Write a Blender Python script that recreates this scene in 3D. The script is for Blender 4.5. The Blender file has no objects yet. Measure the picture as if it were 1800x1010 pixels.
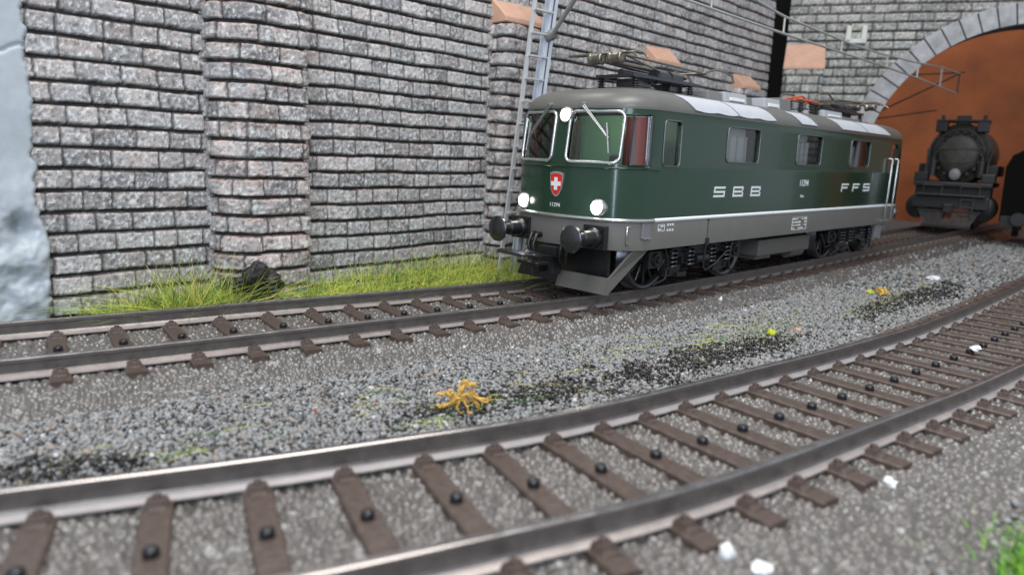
import bpy, math, random
import numpy as np
from mathutils import Vector, Matrix
random.seed(7); RNG = np.random.RandomState(11)
S = 0.1                                   # all code below is in millimetres of the model railway; 1 unit = 1 cm
SC = bpy.context.scene
COL = SC.collection
# ------------------------------------------------------------------ camera
cd = bpy.data.cameras.new('camera'); cam = bpy.data.objects.new('camera', cd); COL.objects.link(cam); SC.camera = cam
CX, CY, CZ = -107.725, -97.666, 27.504
YAW, PITCH, ROLL, FPX = 0.788210662, 0.185637053, 0.0394943177, 1256.27177
f = Vector((math.cos(PITCH)*math.cos(YAW), math.cos(PITCH)*math.sin(YAW), -math.sin(PITCH)))
r0 = Vector((math.sin(YAW), -math.cos(YAW), 0)); u0 = r0.cross(f)
r = r0*math.cos(ROLL)+u0*math.sin(ROLL); u = -r0*math.sin(ROLL)+u0*math.cos(ROLL)
m = Matrix((r, u, -f)).transposed().to_4x4(); m.translation = Vector((CX, CY, CZ))*S
cam.matrix_world = m
cd.sensor_width = 36; cd.lens = FPX/1800*36; cd.clip_start = 0.05; cd.clip_end = 500
cd.dof.use_dof = True; cd.dof.focus_distance = 13.6; cd.dof.aperture_fstop = 0.34
# ------------------------------------------------------------------ world and lamps
W = bpy.data.worlds.new('World'); SC.world = W; W.use_nodes = True
bg = W.node_tree.nodes['Background']; bg.inputs[0].default_value = (0.78, 0.84, 0.95, 1); bg.inputs[1].default_value = 0.72
def area(name, loc, target, sx, sy, power, color):
    l = bpy.data.lights.new(name, 'AREA'); l.shape = 'RECTANGLE'; l.size = sx*S; l.size_y = sy*S; l.energy = power; l.color = color
    o = bpy.data.objects.new(name, l); COL.objects.link(o); o.location = Vector(loc)*S
    o.rotation_euler = (Vector(target)-Vector(loc)).to_track_quat('-Z', 'Y').to_euler(); return o
area('ceiling_lamp', (-70, -70, 300), (-40, 0, 0), 200, 130, 8600, (1.0, 0.965, 0.92))
area('window_light', (-230, -300, 210), (-20, 20, 10), 110, 180, 6000, (0.80, 0.89, 1.0))
area('side_window_light', (-330, -235, 95), (0, -10, 20), 20, 230, 3600, (0.70, 0.83, 1.0))
area('rear_ceiling_lamp', (20, 230, 310), (-30, -30, 0), 220, 110, 6500, (1.0, 0.97, 0.93))
SC.view_settings.view_transform = 'Standard'; SC.view_settings.look = 'None'
SC.view_settings.exposure = 0.0; SC.view_settings.gamma = 1
SC.render.engine = 'CYCLES'
# ------------------------------------------------------------------ object helpers
WL = {}
def mats(o, ms):
    for mm in (ms if isinstance(ms, (list, tuple)) else [ms]): o.data.materials.append(mm)
class G:
    def __init__(s): s.v = []; s.f = []; s.m = []; s.sm = []
    def add(s, vs, fs, mi=0, sm=False):
        b = len(s.v); s.v += [tuple(p) for p in vs]; s.f += [tuple(b+i for i in q) for q in fs]
        s.m += [mi]*len(fs); s.sm += [sm]*len(fs)
    def box(s, c, d, mi=0, rot=None, taper=1.0):
        vs = []
        for z in (-1, 1):
            k = taper if z > 0 else 1
            for x, y in ((-1,-1),(1,-1),(1,1),(-1,1)):
                p = Vector((x*d[0]/2*k, y*d[1]/2*k, z*d[2]/2))
                if rot is not None: p = rot @ p
                vs.append(p+Vector(c))
        s.add(vs, [(3,2,1,0),(4,5,6,7),(0,1,5,4),(1,2,6,5),(2,3,7,6),(3,0,4,7)], mi)
    def cyl(s, a, b, ra, rb=None, n=20, mi=0, caps=True):
        rb = ra if rb is None else rb
        a = Vector(a); b = Vector(b); d = (b-a).normalized()
        t = d.orthogonal().normalized(); w = d.cross(t)
        A = [a+(t*math.cos(k*2*math.pi/n)+w*math.sin(k*2*math.pi/n))*ra for k in range(n)]
        B = [b+(t*math.cos(k*2*math.pi/n)+w*math.sin(k*2*math.pi/n))*rb for k in range(n)]
        s.add(A+B, [(k,(k+1)%n,n+(k+1)%n,n+k) for k in range(n)], mi, True)
        if caps:
            s.add(A, [tuple(reversed(range(n)))], mi); s.add(B, [tuple(range(n))], mi)
    def lathe(s, a, d, prof, n=28, mi=0):      # prof: (distance along d, radius)
        a = Vector(a); d = Vector(d).normalized(); t = d.orthogonal().normalized(); w = d.cross(t)
        vs = []
        for (h, rr) in prof:
            for k in range(n): vs.append(a+d*h+(t*math.cos(k*2*math.pi/n)+w*math.sin(k*2*math.pi/n))*rr)
        fs = [(i*n+k, i*n+(k+1)%n, (i+1)*n+(k+1)%n, (i+1)*n+k) for i in range(len(prof)-1) for k in range(n)]
        s.add(vs, fs, mi, True)
    def tube(s, pts, rr, n=8, mi=0, closed=False):
        P = [Vector(p) for p in pts]; N = len(P); vs = []; ref = None
        for i in range(N):
            if closed: d = P[(i+1) % N]-P[i-1]
            else: d = P[min(i+1, N-1)]-P[max(i-1, 0)]
            d.normalize()
            if ref is None: ref = d.orthogonal().normalized()
            t = (ref-d*ref.dot(d)).normalized(); ref = t; w = d.cross(t)
            ri = rr[i] if isinstance(rr, (list, tuple)) else rr
            vs += [P[i]+(t*math.cos(k*2*math.pi/n)+w*math.sin(k*2*math.pi/n))*ri for k in range(n)]
        fs = [(i*n+k, i*n+(k+1)%n, ((i+1)%N)*n+(k+1)%n, ((i+1)%N)*n+k) for i in range(N if closed else N-1) for k in range(n)]
        s.add(vs, fs, mi, True)
        if not closed: s.add([vs[k] for k in range(n)], [tuple(reversed(range(n)))], mi); s.add(vs[-n:], [tuple(range(n))], mi)
    def prism(s, poly, ex, mi=0):              # poly: 3D points, ex: extrusion vector
        n = len(poly); ex = Vector(ex); P = [Vector(p) for p in poly]
        s.add(P+[p+ex for p in P], [tuple(reversed(range(n))), tuple(range(n, 2*n))]+[(k,(k+1)%n,n+(k+1)%n,n+k) for k in range(n)], mi)
    def coil(s, a, b, R, rr, turns, mi=0):
        a = Vector(a); b = Vector(b); d = (b-a); t = d.normalized().orthogonal().normalized(); w = d.normalized().cross(t)
        n = int(turns*10)
        s.tube([a+d*(i/n)+(t*math.cos(i*.6283)+w*math.sin(i*.6283))*R for i in range(n+1)], rr, 5, mi)
def setp(o, label=None, cat=None, group=None, kind=None):
    if label: o['label'] = label
    if cat: o['category'] = cat
    if group: o['group'] = group
    if kind: o['kind'] = kind
    return o
def mk(name, g, mt, parent=None, origin=None, bevel=0, recalc=True, local=False):
    """link G (or (verts, faces)) given in world millimetres as one object"""
    if isinstance(g, G): V = np.array([tuple(p) for p in g.v], float); F = g.f
    else: V = np.asarray(g[0], float); F = g[1]
    if local: o0 = np.zeros(3)
    elif origin is not None: o0 = np.array(origin, float)
    else:
        lo, hi = V.min(0), V.max(0); o0 = (lo+hi)/2
        if parent is None: o0[2] = lo[2]
    me = bpy.data.meshes.new(name); L = (V-o0)*S
    if isinstance(F, np.ndarray):
        me.vertices.add(len(L)); me.vertices.foreach_set('co', L.ravel())
        k = F.shape[1]; me.loops.add(F.size); me.loops.foreach_set('vertex_index', F.ravel().astype(np.int32))
        me.polygons.add(len(F)); me.polygons.foreach_set('loop_start', np.arange(0, F.size, k, dtype=np.int32))
        me.polygons.foreach_set('loop_total', np.full(len(F), k, dtype=np.int32)); me.update(calc_edges=True)
    else:
        me.from_pydata([tuple(p) for p in L], [], F)
    if isinstance(g, G):
        me.polygons.foreach_set('material_index', g.m); me.polygons.foreach_set('use_smooth', g.sm)
        if recalc:
            import bmesh
            bm = bmesh.new(); bm.from_mesh(me); bmesh.ops.recalc_face_normals(bm, faces=bm.faces); bm.to_mesh(me); bm.free()
    o = bpy.data.objects.new(name, me); COL.objects.link(o); mats(o, mt)
    pl = WL[parent.name] if parent is not None else np.zeros(3)
    if parent is not None: o.parent = parent
    o.location = Vector((o0-pl)*S) if not local else Vector((0, 0, 0))
    WL[o.name] = o0 if not local else pl
    if bevel:
        b = o.modifiers.new('bevel', 'BEVEL'); b.width = bevel*S; b.segments = 2; b.limit_method = 'ANGLE'; b.angle_limit = math.radians(40)
        b.harden_normals = False
    return o
def empty(name, loc, label, cat, group=None):
    o = bpy.data.objects.new(name, None); COL.objects.link(o); o.location = Vector(loc)*S; o.empty_display_size = .2
    WL[o.name] = np.array(loc, float); return setp(o, label, cat, group)
def add_color(o, C, name='Col'):
    a = o.data.color_attributes.new(name, 'FLOAT_COLOR', 'POINT')
    c = np.ones((len(C), 4)); c[:, :3] = C; a.data.foreach_set('color', c.ravel())
# ------------------------------------------------------------------ materials
def pm(name, col, rough=.5, metal=0, var=0, vscale=8, bump=0, bscale=40, spec=.5, attr=False, col2=None, coat=0, rvar=0, sss=0):
    m = bpy.data.materials.new(name); m.use_nodes = True; nt = m.node_tree; N = nt.nodes; L = nt.links
    p = N['Principled BSDF']; p.inputs['Base Color'].default_value = (*col, 1); p.inputs['Roughness'].default_value = rough
    p.inputs['Metallic'].default_value = metal; p.inputs['Specular IOR Level'].default_value = spec; p.inputs['Coat Weight'].default_value = coat
    tc = N.new('ShaderNodeTexCoord'); src = None
    if attr:
        a = N.new('ShaderNodeVertexColor'); a.layer_name = 'Col'; src = a.outputs['Color']
    if var or col2:
        n = N.new('ShaderNodeTexNoise'); n.inputs['Scale'].default_value = vscale; n.inputs['Detail'].default_value = 6; n.inputs['Roughness'].default_value = .65
        L.new(tc.outputs['Object'], n.inputs['Vector'])
        if col2:
            rp = N.new('ShaderNodeValToRGB'); rp.color_ramp.elements[0].position = .4; rp.color_ramp.elements[1].position = .62
            rp.color_ramp.elements[0].color = (*col, 1); rp.color_ramp.elements[1].color = (*col2, 1)
            L.new(n.outputs['Fac'], rp.inputs['Fac']); src = rp.outputs['Color']
        if var:
            mr = N.new('ShaderNodeMapRange'); mr.inputs['From Min'].default_value = .3; mr.inputs['From Max'].default_value = .7
            mr.inputs['To Min'].default_value = 1-var; mr.inputs['To Max'].default_value = 1+var; L.new(n.outputs['Fac'], mr.inputs['Value'])
            mx = N.new('ShaderNodeVectorMath'); mx.operation = 'SCALE'
            if src is not None: L.new(src, mx.inputs[0])
            else: mx.inputs[0].default_value = col
            L.new(mr.outputs['Result'], mx.inputs['Scale']); src = mx.outputs['Vector']
        if rvar:
            m2 = N.new('ShaderNodeMapRange'); m2.inputs['To Min'].default_value = max(0, rough-rvar); m2.inputs['To Max'].default_value = rough+rvar
            m2.inputs['From Min'].default_value = .3; m2.inputs['From Max'].default_value = .7
            L.new(n.outputs['Fac'], m2.inputs['Value']); L.new(m2.outputs['Result'], p.inputs['Roughness'])
    if src is not None: L.new(src, p.inputs['Base Color'])
    if bump:
        n = N.new('ShaderNodeTexNoise'); n.inputs['Scale'].default_value = bscale; n.inputs['Detail'].default_value = 5
        L.new(tc.outputs['Object'], n.inputs['Vector'])
        b = N.new('ShaderNodeBump'); b.inputs['Strength'].default_value = 1; b.inputs['Distance'].default_value = bump*S
        L.new(n.outputs['Fac'], b.inputs['Height']); L.new(b.outputs['Normal'], p.inputs['Normal'])
    return m
def emis(name, col, st):
    m = bpy.data.materials.new(name); m.use_nodes = True; p = m.node_tree.nodes['Principled BSDF']
    p.inputs['Base Color'].default_value = (*col, 1); p.inputs['Emission Color'].default_value = (*col, 1); p.inputs['Emission Strength'].default_value = st
    return m
def glass(name, tint, refl=.12, rough=.02):
    m = bpy.data.materials.new(name); m.use_nodes = True; nt = m.node_tree; N = nt.nodes; L = nt.links
    for n in list(N):
        if n.type == 'BSDF_PRINCIPLED': N.remove(n)
    t = N.new('ShaderNodeBsdfTransparent'); t.inputs[0].default_value = (*tint, 1)
    g = N.new('ShaderNodeBsdfGlossy'); g.inputs[1].default_value = rough
    fr = N.new('ShaderNodeFresnel'); fr.inputs[0].default_value = 1.5
    ad = N.new('ShaderNodeMath'); ad.operation = 'ADD'; ad.inputs[1].default_value = refl; ad.use_clamp = True
    mx = N.new('ShaderNodeMixShader'); L.new(fr.outputs[0], ad.inputs[0]); L.new(ad.outputs[0], mx.inputs[0]); L.new(t.outputs[0], mx.inputs[1]); L.new(g.outputs[0], mx.inputs[2])
    L.new(mx.outputs[0], N['Material Output'].inputs[0]); return m
M = dict(
 stone=pm('painted_stone', (.3,.3,.3), .62, attr=True, var=.16, vscale=14, bump=.10, bscale=28, spec=.45),
 stone2=pm('painted_stone_portal', (.3,.3,.3), .7, attr=True, var=.12, vscale=10, bump=.08, bscale=22, spec=.35),
 arch=pm('arch_stone', (.33,.335,.34), .7, var=.28, vscale=2.2, bump=.08, bscale=16),
 joint=pm('dark_joint', (.05,.045,.045), .85),
 cap=pm('terracotta_cap', (.56,.335,.235), .7, var=.12, vscale=2.5, bump=.05, bscale=20),
 plaster=pm('plaster', (.40,.44,.47), .42, var=.16, vscale=.9, bump=.06, bscale=5, spec=.5),
 soot=pm('black_rock', (.008,.008,.008), .5, bump=.4, bscale=12),
 web=pm('rail_web', (.17,.152,.142), .34, .6, var=.22, vscale=6, bump=.012, bscale=30),
 head=pm('rail_head', (.30,.28,.27), .27, .9, var=.2, vscale=5, rvar=.08),
 foot=pm('rail_foot', (.56,.49,.455), .38, .6, var=.18, vscale=7), foot_lit=pm('rail_foot_lit', (.80,.74,.72), .30, .7, var=.12, vscale=5),  # second foot is a lit copy: reflected lamp light put into its colour
 sleeper=pm('sleeper_plastic', (.078,.054,.043), .42, var=.3, vscale=9, bump=.14, bscale=14),
 stud=pm('black_stud', (.012,.012,.014), .22),
 bed=pm('ballast_bed', (.16,.15,.14), .19, attr=True, var=.12, vscale=10, bump=.04, bscale=45, spec=.6),
 gravel=pm('gravel', (.2,.2,.2), .6, attr=True, var=.18, vscale=30, spec=.45),
 soil=pm('ground_soil', (.14,.13,.125), .7, var=.5, vscale=2.4, bump=.5, bscale=14),
 dsoil=pm('dark_granules', (.2,.2,.2), .25, attr=True, spec=.7),
 grass=pm('grass_fibre', (.2,.3,.05), .5, attr=True, spec=.35),
 root=pm('ochre_root', (.60,.36,.08), .6, var=.25, vscale=10, bump=.05, bscale=40),
 rust=pm('orange_fibre', (.36,.17,.05), .6, var=.3, vscale=8),
 white=pm('white_chip', (.8,.8,.8), .5, bump=.1, bscale=14),
 lime=pm('lime_foam', (.50,.55,.04), .7, bump=.1, bscale=20),
 red=pm('red_chip', (.42,.08,.03), .5),
 green=pm('loco_green', (.011,.038,.020), .19, coat=.15, bump=.004, bscale=60, var=.05, vscale=3),
 greybody=pm('underframe_grey', (.165,.158,.142), .4, var=.06, vscale=3),
 roof=pm('roof_grey', (.118,.115,.103), .36, var=.06, vscale=2.5),
 frame=pm('window_frame', (.22,.22,.21), .3, .85), lowgrey=pm('plough_grey', (.10,.095,.085), .42), wiper=pm('wiper_metal', (.33,.33,.33), .35, .8), stripe=pm('white_stripe', (.86,.87,.87), .4),
 silver=pm('silver_trim', (.62,.62,.61), .25, .9),
 alu=pm('aluminium_louvre', (.58,.60,.63), .45, .25, var=.05, vscale=3),
 lgrey=pm('light_grey_plastic', (.40,.41,.43), .45),
 mgrey=pm('mid_grey_plastic', (.18,.18,.18), .45),
 black=pm('black_plastic', (.012,.012,.013), .33, var=.3, vscale=6),
 dmetal=pm('burnished_metal', (.10,.10,.11), .25, .9),
 bronze=pm('bronze_metal', (.24,.22,.18), .26, .85, var=.2, vscale=8),
 orange=pm('red_busbar', (.55,.10,.03), .45),
 swissred=pm('emblem_red', (.62,.02,.015), .35),
 lettering=pm('white_lettering', (.72,.74,.74), .45),
 glow=emis('lamp_glow', (1.0,.97,.90), 22),
 glass=glass('window_glass', (.86,.90,.89), .02),
 dglass=glass('tinted_glass', (.72,.66,.66), .16),
 cabgreen=pm('cab_green', (.22,.42,.24), .5), cabdark=pm('cab_brown', (.06,.05,.04), .6), maroon=pm('reflection_maroon', (.13,.035,.03), .5),  # maroon imitates a reflection seen in the corner windows
 core=pm('machine_room_grey', (.86,.87,.88), .5),
 mast=pm('mast_grey', (.55,.56,.56), .38, .3), wire=pm('wire_grey', (.42,.43,.40), .4, .4),
 orangewall=pm('orange_board', (.27,.072,.017), .75, var=.42, vscale=.2),
 dark=pm('gap_shade_wagon_black', (.006,.0055,.005), .9, spec=.05),  # near-black of the wagon and of the board standing for gap darkness
 steam=pm('steam_black', (.010,.0095,.009), .42, var=.3, vscale=4), steamg=pm('steam_graphite', (.030,.027,.022), .5, var=.5, vscale=3),
 cream=pm('cream_plastic', (.55,.56,.50), .5),
)
# ------------------------------------------------------------------ numpy noise
def vnoise(x, y, seed=0):
    r_ = np.random.RandomState(seed); T = r_.rand(256, 256)
    xi = np.floor(x).astype(int); yi = np.floor(y).astype(int); fx = x-xi; fy = y-yi
    fx = fx*fx*(3-2*fx); fy = fy*fy*(3-2*fy)
    a = T[xi % 256, yi % 256]; b = T[(xi+1) % 256, yi % 256]; c = T[xi % 256, (yi+1) % 256]; d = T[(xi+1) % 256, (yi+1) % 256]
    return (a*(1-fx)+b*fx)*(1-fy)+(c*(1-fx)+d*fx)*fy
def fbm(x, y, seed=0, o=4):
    s = 0; a = .5; t = 0
    for k in range(o): s = s+a*vnoise(x*2**k, y*2**k, seed+k); t += a; a *= .55
    return s/t
def ss(e0, e1, x):
    t = np.clip((x-e0)/(e1-e0), 0, 1); return t*t*(3-2*t)
# ------------------------------------------------------------------ masonry
def masonry(name, path, zs, h, mt, parent, seed, blk=(4.2, 8.0), pink=.35, tone=1., depth=.70, bulge=0., zoff=0., regular=False, mask=None, batter=0., hue=((.318, .315, .313), (.37, .322, .303), (.228, .23, .238))):
    """path: (x,y,nx,ny,s) arrays along the wall; relief of dressed courses pushed out along the normal"""
    px, py, nx, ny, s = path
    Sg, Zg = np.meshgrid(s, zs, indexing='ij')
    amp = .05 if regular else .27
    wob = amp*(fbm(Sg*.11+seed, Zg*.09, seed+40, 3)-.5)*2.2
    Zc = Zg+wob+zoff
    k = np.floor(Zc/h).astype(int); v = Zc-k*h
    rs = np.random.RandomState(seed)
    dl = np.zeros_like(Sg); dr_ = np.zeros_like(Sg); bid = np.zeros_like(k)
    for kk in range(k.min(), k.max()+1):
        rr = np.random.RandomState(seed*1000+kk+500)
        L = [s.min()-10-rr.rand()*6]
        while L[-1] < s.max()+10:
            L.append(L[-1]+(rr.uniform(*blk) if not regular else blk[0]*(1+.12*(rr.rand()-.5))))
        if regular: L = list(np.array(L)+(kk % 2)*blk[0]/2)
        L = np.array(L); mk_ = k == kk
        sv = Sg[mk_]+ (0 if regular else .35)*(vnoise(Zg[mk_]*1.3, np.full(mk_.sum(), kk*.7), seed+9)-.5)
        i = np.clip(np.searchsorted(L, sv)-1, 0, len(L)-2)
        dl[mk_] = sv-L[i]; dr_[mk_] = L[i+1]-sv; bid[mk_] = kk*131+i
    bt = np.random.RandomState(seed+3).rand(4096, 4)[bid % 4096]
    dj = np.minimum(dl, dr_)
    gw = .16 if not regular else .34
    e = (fbm(Sg*1.1, Zg*1.1, seed+5, 3)-.5)*.35
    prof = ss(.0, gw*2.2, dj+e*.7-.08*(bt[..., 3] > .65))                     # vertical joints
    bot = ss(.16, .50, v+e*.6) if not regular else ss(.2, .6, v+e); top = ss(.0, .55, h-v+e*.6)
    blockp = np.minimum(prof*.55+.45, 1)*bot*top
    lean = (1-v/h)*.30 if not regular else 0                         # courses lean out towards their foot
    rough = (fbm(Sg*1.6, Zg*1.6, seed+11, 5)-.5)
    fine = (fbm(Sg*3.1, Zg*2.2, seed+21, 4)-.5)*1.3
    H = blockp*(depth+lean+(bt[..., 0]-.5)*.22*depth)+ (prof*bot*top)*(rough*.50+fine*.34)*depth*.85
    H += bulge*(fbm(Sg*.3, Zg*.3, seed+77, 2)-.5)
    out = H-batter*Zg
    X = px[:, None]+nx[:, None]*out; Y = py[:, None]+ny[:, None]*out
    V = np.stack([X, Y, Zg], -1).reshape(-1, 3)
    n, mz = Sg.shape; idx = np.arange(n*mz).reshape(n, mz)
    F = np.stack([idx[:-1, :-1], idx[1:, :-1], idx[1:, 1:], idx[:-1, 1:]], -1).reshape(-1, 4)
    if mask is not None:
        keep = mask(Sg, Zg); F = F[(keep[:-1, :-1] & keep[1:, :-1] & keep[1:, 1:] & keep[:-1, 1:]).ravel()]
    # paint: grey-violet and pink stones, pale dry-brushed crests, black wash in the joints
    g1 = np.array(hue[0]); g2 = np.array(hue[1]); g3 = np.array(hue[2])
    t = np.clip(ss(.3, .8, fbm(Sg*.35+3, Zg*.45, seed+31, 4)*.85+bt[..., 1]*.22)*1.3*pink*2, 0, 1)[..., None]
    base = g1*(1-t)+g2*t; q = (bt[..., 2] > .72)[..., None]*.6; base = base*(1-q)+g3*q
    base = base*(.72+.52*bt[..., 0:1])*tone
    crest = ss(.02, .30, rough*.75+fine*.75+.16*(fbm(Sg*.35, Zg*.3, seed+90, 2)-.5))[..., None]*ss(.5, 1, blockp)[..., None]
    base = base*(1-.75*crest)+np.array([.66, .66, .64])*tone*.75*crest
    pk = (ss(h*.62, h*.92, v)*ss(.3, .7, fbm(Sg*1.2, Zg*1.2, seed+61, 3)))[..., None]*pink*1.2
    base = base*(1-pk)+np.array([.46, .32, .27])*tone*pk
    pit = ss(-.12, -.26, rough+fine*.4)[..., None]; base = base*(1-.5*pit)
    gr = (1-ss(.25, .85, bot*top))[..., None]; vj = (1-ss(.1, .7, prof))[..., None]*.72
    dk = np.maximum(gr, vj); base = base*(1-dk)+np.array([.024, .021, .019])*dk
    o = mk(name, (V, F), mt, parent); add_color(o, base.reshape(-1, 3))
    o.data.polygons.foreach_set('use_smooth', np.ones(len(F), bool)); return o
def wy(x): return 44+.04*(x+80)
WN = np.array([.04, -1.0]); WN /= np.linalg.norm(WN)
wall = empty('retaining_wall', (50, wy(50), -7), 'long grey and pink stone retaining wall with projecting piers behind the green locomotive', 'wall')
xs = [-81.6]
while xs[-1] < 194: xs.append(xs[-1]+.21+.26*max(0, (xs[-1]+50)/244))
xs = np.array(xs); path = (xs, wy(xs), np.full_like(xs, WN[0]), np.full_like(xs, WN[1]), xs*1.0)
masonry('wall_face', path, np.arange(-7, 112, .25), 3.64, M['stone'], wall, 5, pink=.3)
def corner_path(x0, x1, d, ch, step=.24):
    pts = [(x0-ch*.2, wy(x0)+1.0), (x0, wy(x0)-d+ch), (x0+ch, wy(x0)-d), (x1-.9, wy(x1)-d), (x1, wy(x1)-d+.9), (x1+.1, wy(x1)+1.0)]
    P = np.array(pts); seg = np.linalg.norm(np.diff(P, axis=0), axis=1); c = np.r_[0, np.cumsum(seg)]
    s = np.arange(0, c[-1], step); x = np.interp(s, c, P[:, 0]); y = np.interp(s, c, P[:, 1])
    k = np.ones(7)/7; xp = np.convolve(np.pad(x, 3, 'edge'), k, 'valid'); yp = np.convolve(np.pad(y, 3, 'edge'), k, 'valid')
    tx = np.gradient(xp); ty = np.gradient(yp); l = np.hypot(tx, ty)
    return xp, yp, ty/l, -tx/l, s
def pier(x0, x1, d, ztop, seed, step, pink, ch=1.0):
    p = corner_path(x0, x1, d, ch, step)
    pr = masonry('pier', p, np.arange(-7, ztop, step+.02), 3.64, M['stone'], wall, seed, blk=(4.5, 8.5), pink=pink, bulge=1.1, depth=.9, zoff=1.2)
    g = G(); e = .7; y0 = wy(x0)-d-e; yb = wy(x1)+.6
    g.add([(x0-e, y0, ztop-.3), (x1+e, y0, ztop-.3), (x1+e, yb, ztop-.3), (x0-e, yb, ztop-.3), (x0-e, y0, ztop+1.0), (x1+e, y0, ztop+1.0), (x1+e, yb, ztop+7.2), (x0-e, yb, ztop+7.2)],
          [(3,2,1,0), (0,1,5,4), (1,2,6,5), (2,3,7,6), (3,0,4,7), (4,5,6,7)])
    mk('pier_cap', g, M['cap'], pr, bevel=.25)
pier(-49.8, -33.3, 7.6, 64, 12, .22, .75, 4.2)
pier(26, 39.5, 5.5, 61.0, 13, .3, .6)
pier(99, 112, 5, 59.0, 14, .4, .3)
pier(163, 176, 5, 56.5, 15, .45, .3)
# ------------------------------------------------------------------ plaster at the left end of the wall
xs = np.arange(-125, -78.2, .35); zs = np.arange(-8, 80, .35)
Xg, Zg = np.meshgrid(xs, zs, indexing='ij')
edge = -79.6+.8*(fbm(Zg*.5, Zg*0+3, 91, 4)-.5)*2+ss(18, 4, Zg)*1.8*fbm(Zg*.5, Zg*0, 92, 3)-ss(4,-4,Zg)*.6
fold = .9*np.abs(fbm(Xg*.16+2, Zg*.12, 71, 4)-.5)*2; lump = ss(26, 4, Zg)
Yd = .8+1.0*fbm(Xg*.07, Zg*.045, 72, 2)+fold*(.25+1.1*lump)+lump*(2.6*fbm(Xg*.38, Zg*.30, 73, 4)-.5)
hole = np.exp(-(((Xg+83.0)/1.5)**2+((Zg-12.2)/1.9)**2)); Yd -= hole*3.0
crk = np.exp(-((Zg-41-1.5*fbm(Xg*.5, Xg*0, 74, 3)-.35*(Xg+80))/.22)**2)*ss(-91, -84, Xg); Yd -= crk*.5
Yd *= ss(0, .8, edge-Xg)
Yg = wy(Xg)-Yd+(Xg > edge)*2.5
idx = np.arange(Xg.size).reshape(Xg.shape)
F = np.stack([idx[:-1, :-1], idx[1:, :-1], idx[1:, 1:], idx[:-1, 1:]], -1).reshape(-1, 4)
po = mk('plaster_coating', (np.stack([np.minimum(Xg, edge+.3), Yg, Zg], -1).reshape(-1, 3), F), M['plaster'])
po.data.polygons.foreach_set('use_smooth', np.ones(len(F), bool))
setp(po, 'smooth blue-grey plaster with torn lumpy edge at the left end of the wall', 'plaster')
# ------------------------------------------------------------------ tunnel portal
P0 = np.array([195, 49.]); PD = np.array([.454, -.891]); PD /= np.linalg.norm(PD); PN = np.array([-PD[1], PD[0]])*-1   # towards the camera
def pp(s, z, o=0): q = P0+PD*s+PN*o; return (q[0], q[1], z)
AC = (92, 27); RI, RO = 57, 65
portal = empty('tunnel_portal', pp(60, -7), 'grey brick tunnel portal with pale arch ring at the right behind the locomotive', 'tunnel portal')
s = np.arange(1, 190, .45); zs = np.arange(-8, 125, .4)
HP = ((.30, .305, .285), (.33, .30, .265), (.23, .235, .225))
def pmask(Sg, Zg):
    R = np.hypot(Sg-AC[0], np.maximum(Zg-AC[1], 0)); return R > RI+3
masonry('portal_face', (P0[0]+PD[0]*s, P0[1]+PD[1]*s, np.full_like(s, PN[0]), np.full_like(s, PN[1]), s), zs, 3.55, M['stone2'], portal, 21, blk=(8.6, 9), pink=.22, depth=.8, regular=True, tone=.95, mask=pmask, hue=HP)
g = G(); NV = 31; a0 = -.0
for i in range(NV):                                               # ring stones
    t0 = math.pi*(i/NV); t1 = math.pi*((i+1)/NV); gp = .0045
    P = []
    for t in (t0+gp, (t0+t1)/2, t1-gp): P.append(pp(AC[0]-RO*math.cos(t), AC[1]+RO*math.sin(t), -1))
    for t in (t1-gp, (t0+t1)/2, t0+gp): P.append(pp(AC[0]-RI*math.cos(t), AC[1]+RI*math.sin(t), -1))
    g.prism(P, (PN[0]*3.2, PN[1]*3.2, 0))
for sd in (-1, 1):
    for k in range(6):
        z0 = -8+k*35/6; P = [pp(AC[0]+sd*RI, z0+.15, -1), pp(AC[0]+sd*RO, z0+.15, -1), pp(AC[0]+sd*RO, z0+5.6, -1), pp(AC[0]+sd*RI, z0+5.6, -1)]
        g.prism(P, (PN[0]*3.2, PN[1]*3.2, 0))
mk('arch_ring', g, M['arch'], portal, bevel=.18)
g = G(); n = 48                                                    # joint backing and soffit
prof = [(AC[0]-RI-.1, -8)]+[(AC[0]-(RI+.1)*math.cos(math.pi*i/n), AC[1]+(RI+.1)*math.sin(math.pi*i/n)) for i in range(n+1)]+[(AC[0]+RI+.1, -8)]
pr2 = [(AC[0]-RO+.3, -8)]+[(AC[0]-(RO-.3)*math.cos(math.pi*i/n), AC[1]+(RO-.3)*math.sin(math.pi*i/n)) for i in range(n+1)]+[(AC[0]+RO-.3, -8)]
nn = len(prof); vs = [pp(a, b, 1.9) for a, b in prof]+[pp(a, b, 1.9) for a, b in pr2]+[pp(a, b, -14) for a, b in prof]
g.add(vs, [(i, i+1, nn+i+1, nn+i) for i in range(nn-1)]+[(i+1, i, 2*nn+i, 2*nn+i+1) for i in range(nn-1)], 0, False)
mk('arch_lining', g, M['joint'], portal)
bs = np.arange(0, 17.5, .4)                                        # buttress with sloping cap
Pb = np.array([(1.2, -1.), (1.2, 4.2), (1.8, 4.8), (15.2, 4.8), (15.8, 4.2), (15.8, -1.)])
seg = np.r_[0, np.cumsum(np.linalg.norm(np.diff(Pb, axis=0), axis=1))]; sb = np.arange(0, seg[-1], .4)
bx_, bo_ = np.interp(sb, seg, Pb[:, 0]), np.interp(sb, seg, Pb[:, 1]); tx = np.gradient(bx_); to = np.gradient(bo_); l = np.hypot(tx, to)
ns, no = -to/l, tx/l
Q = P0+PD*bx_[:, None]+PN*bo_[:, None]; NQ = PD*ns[:, None]+PN*no[:, None]
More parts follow.
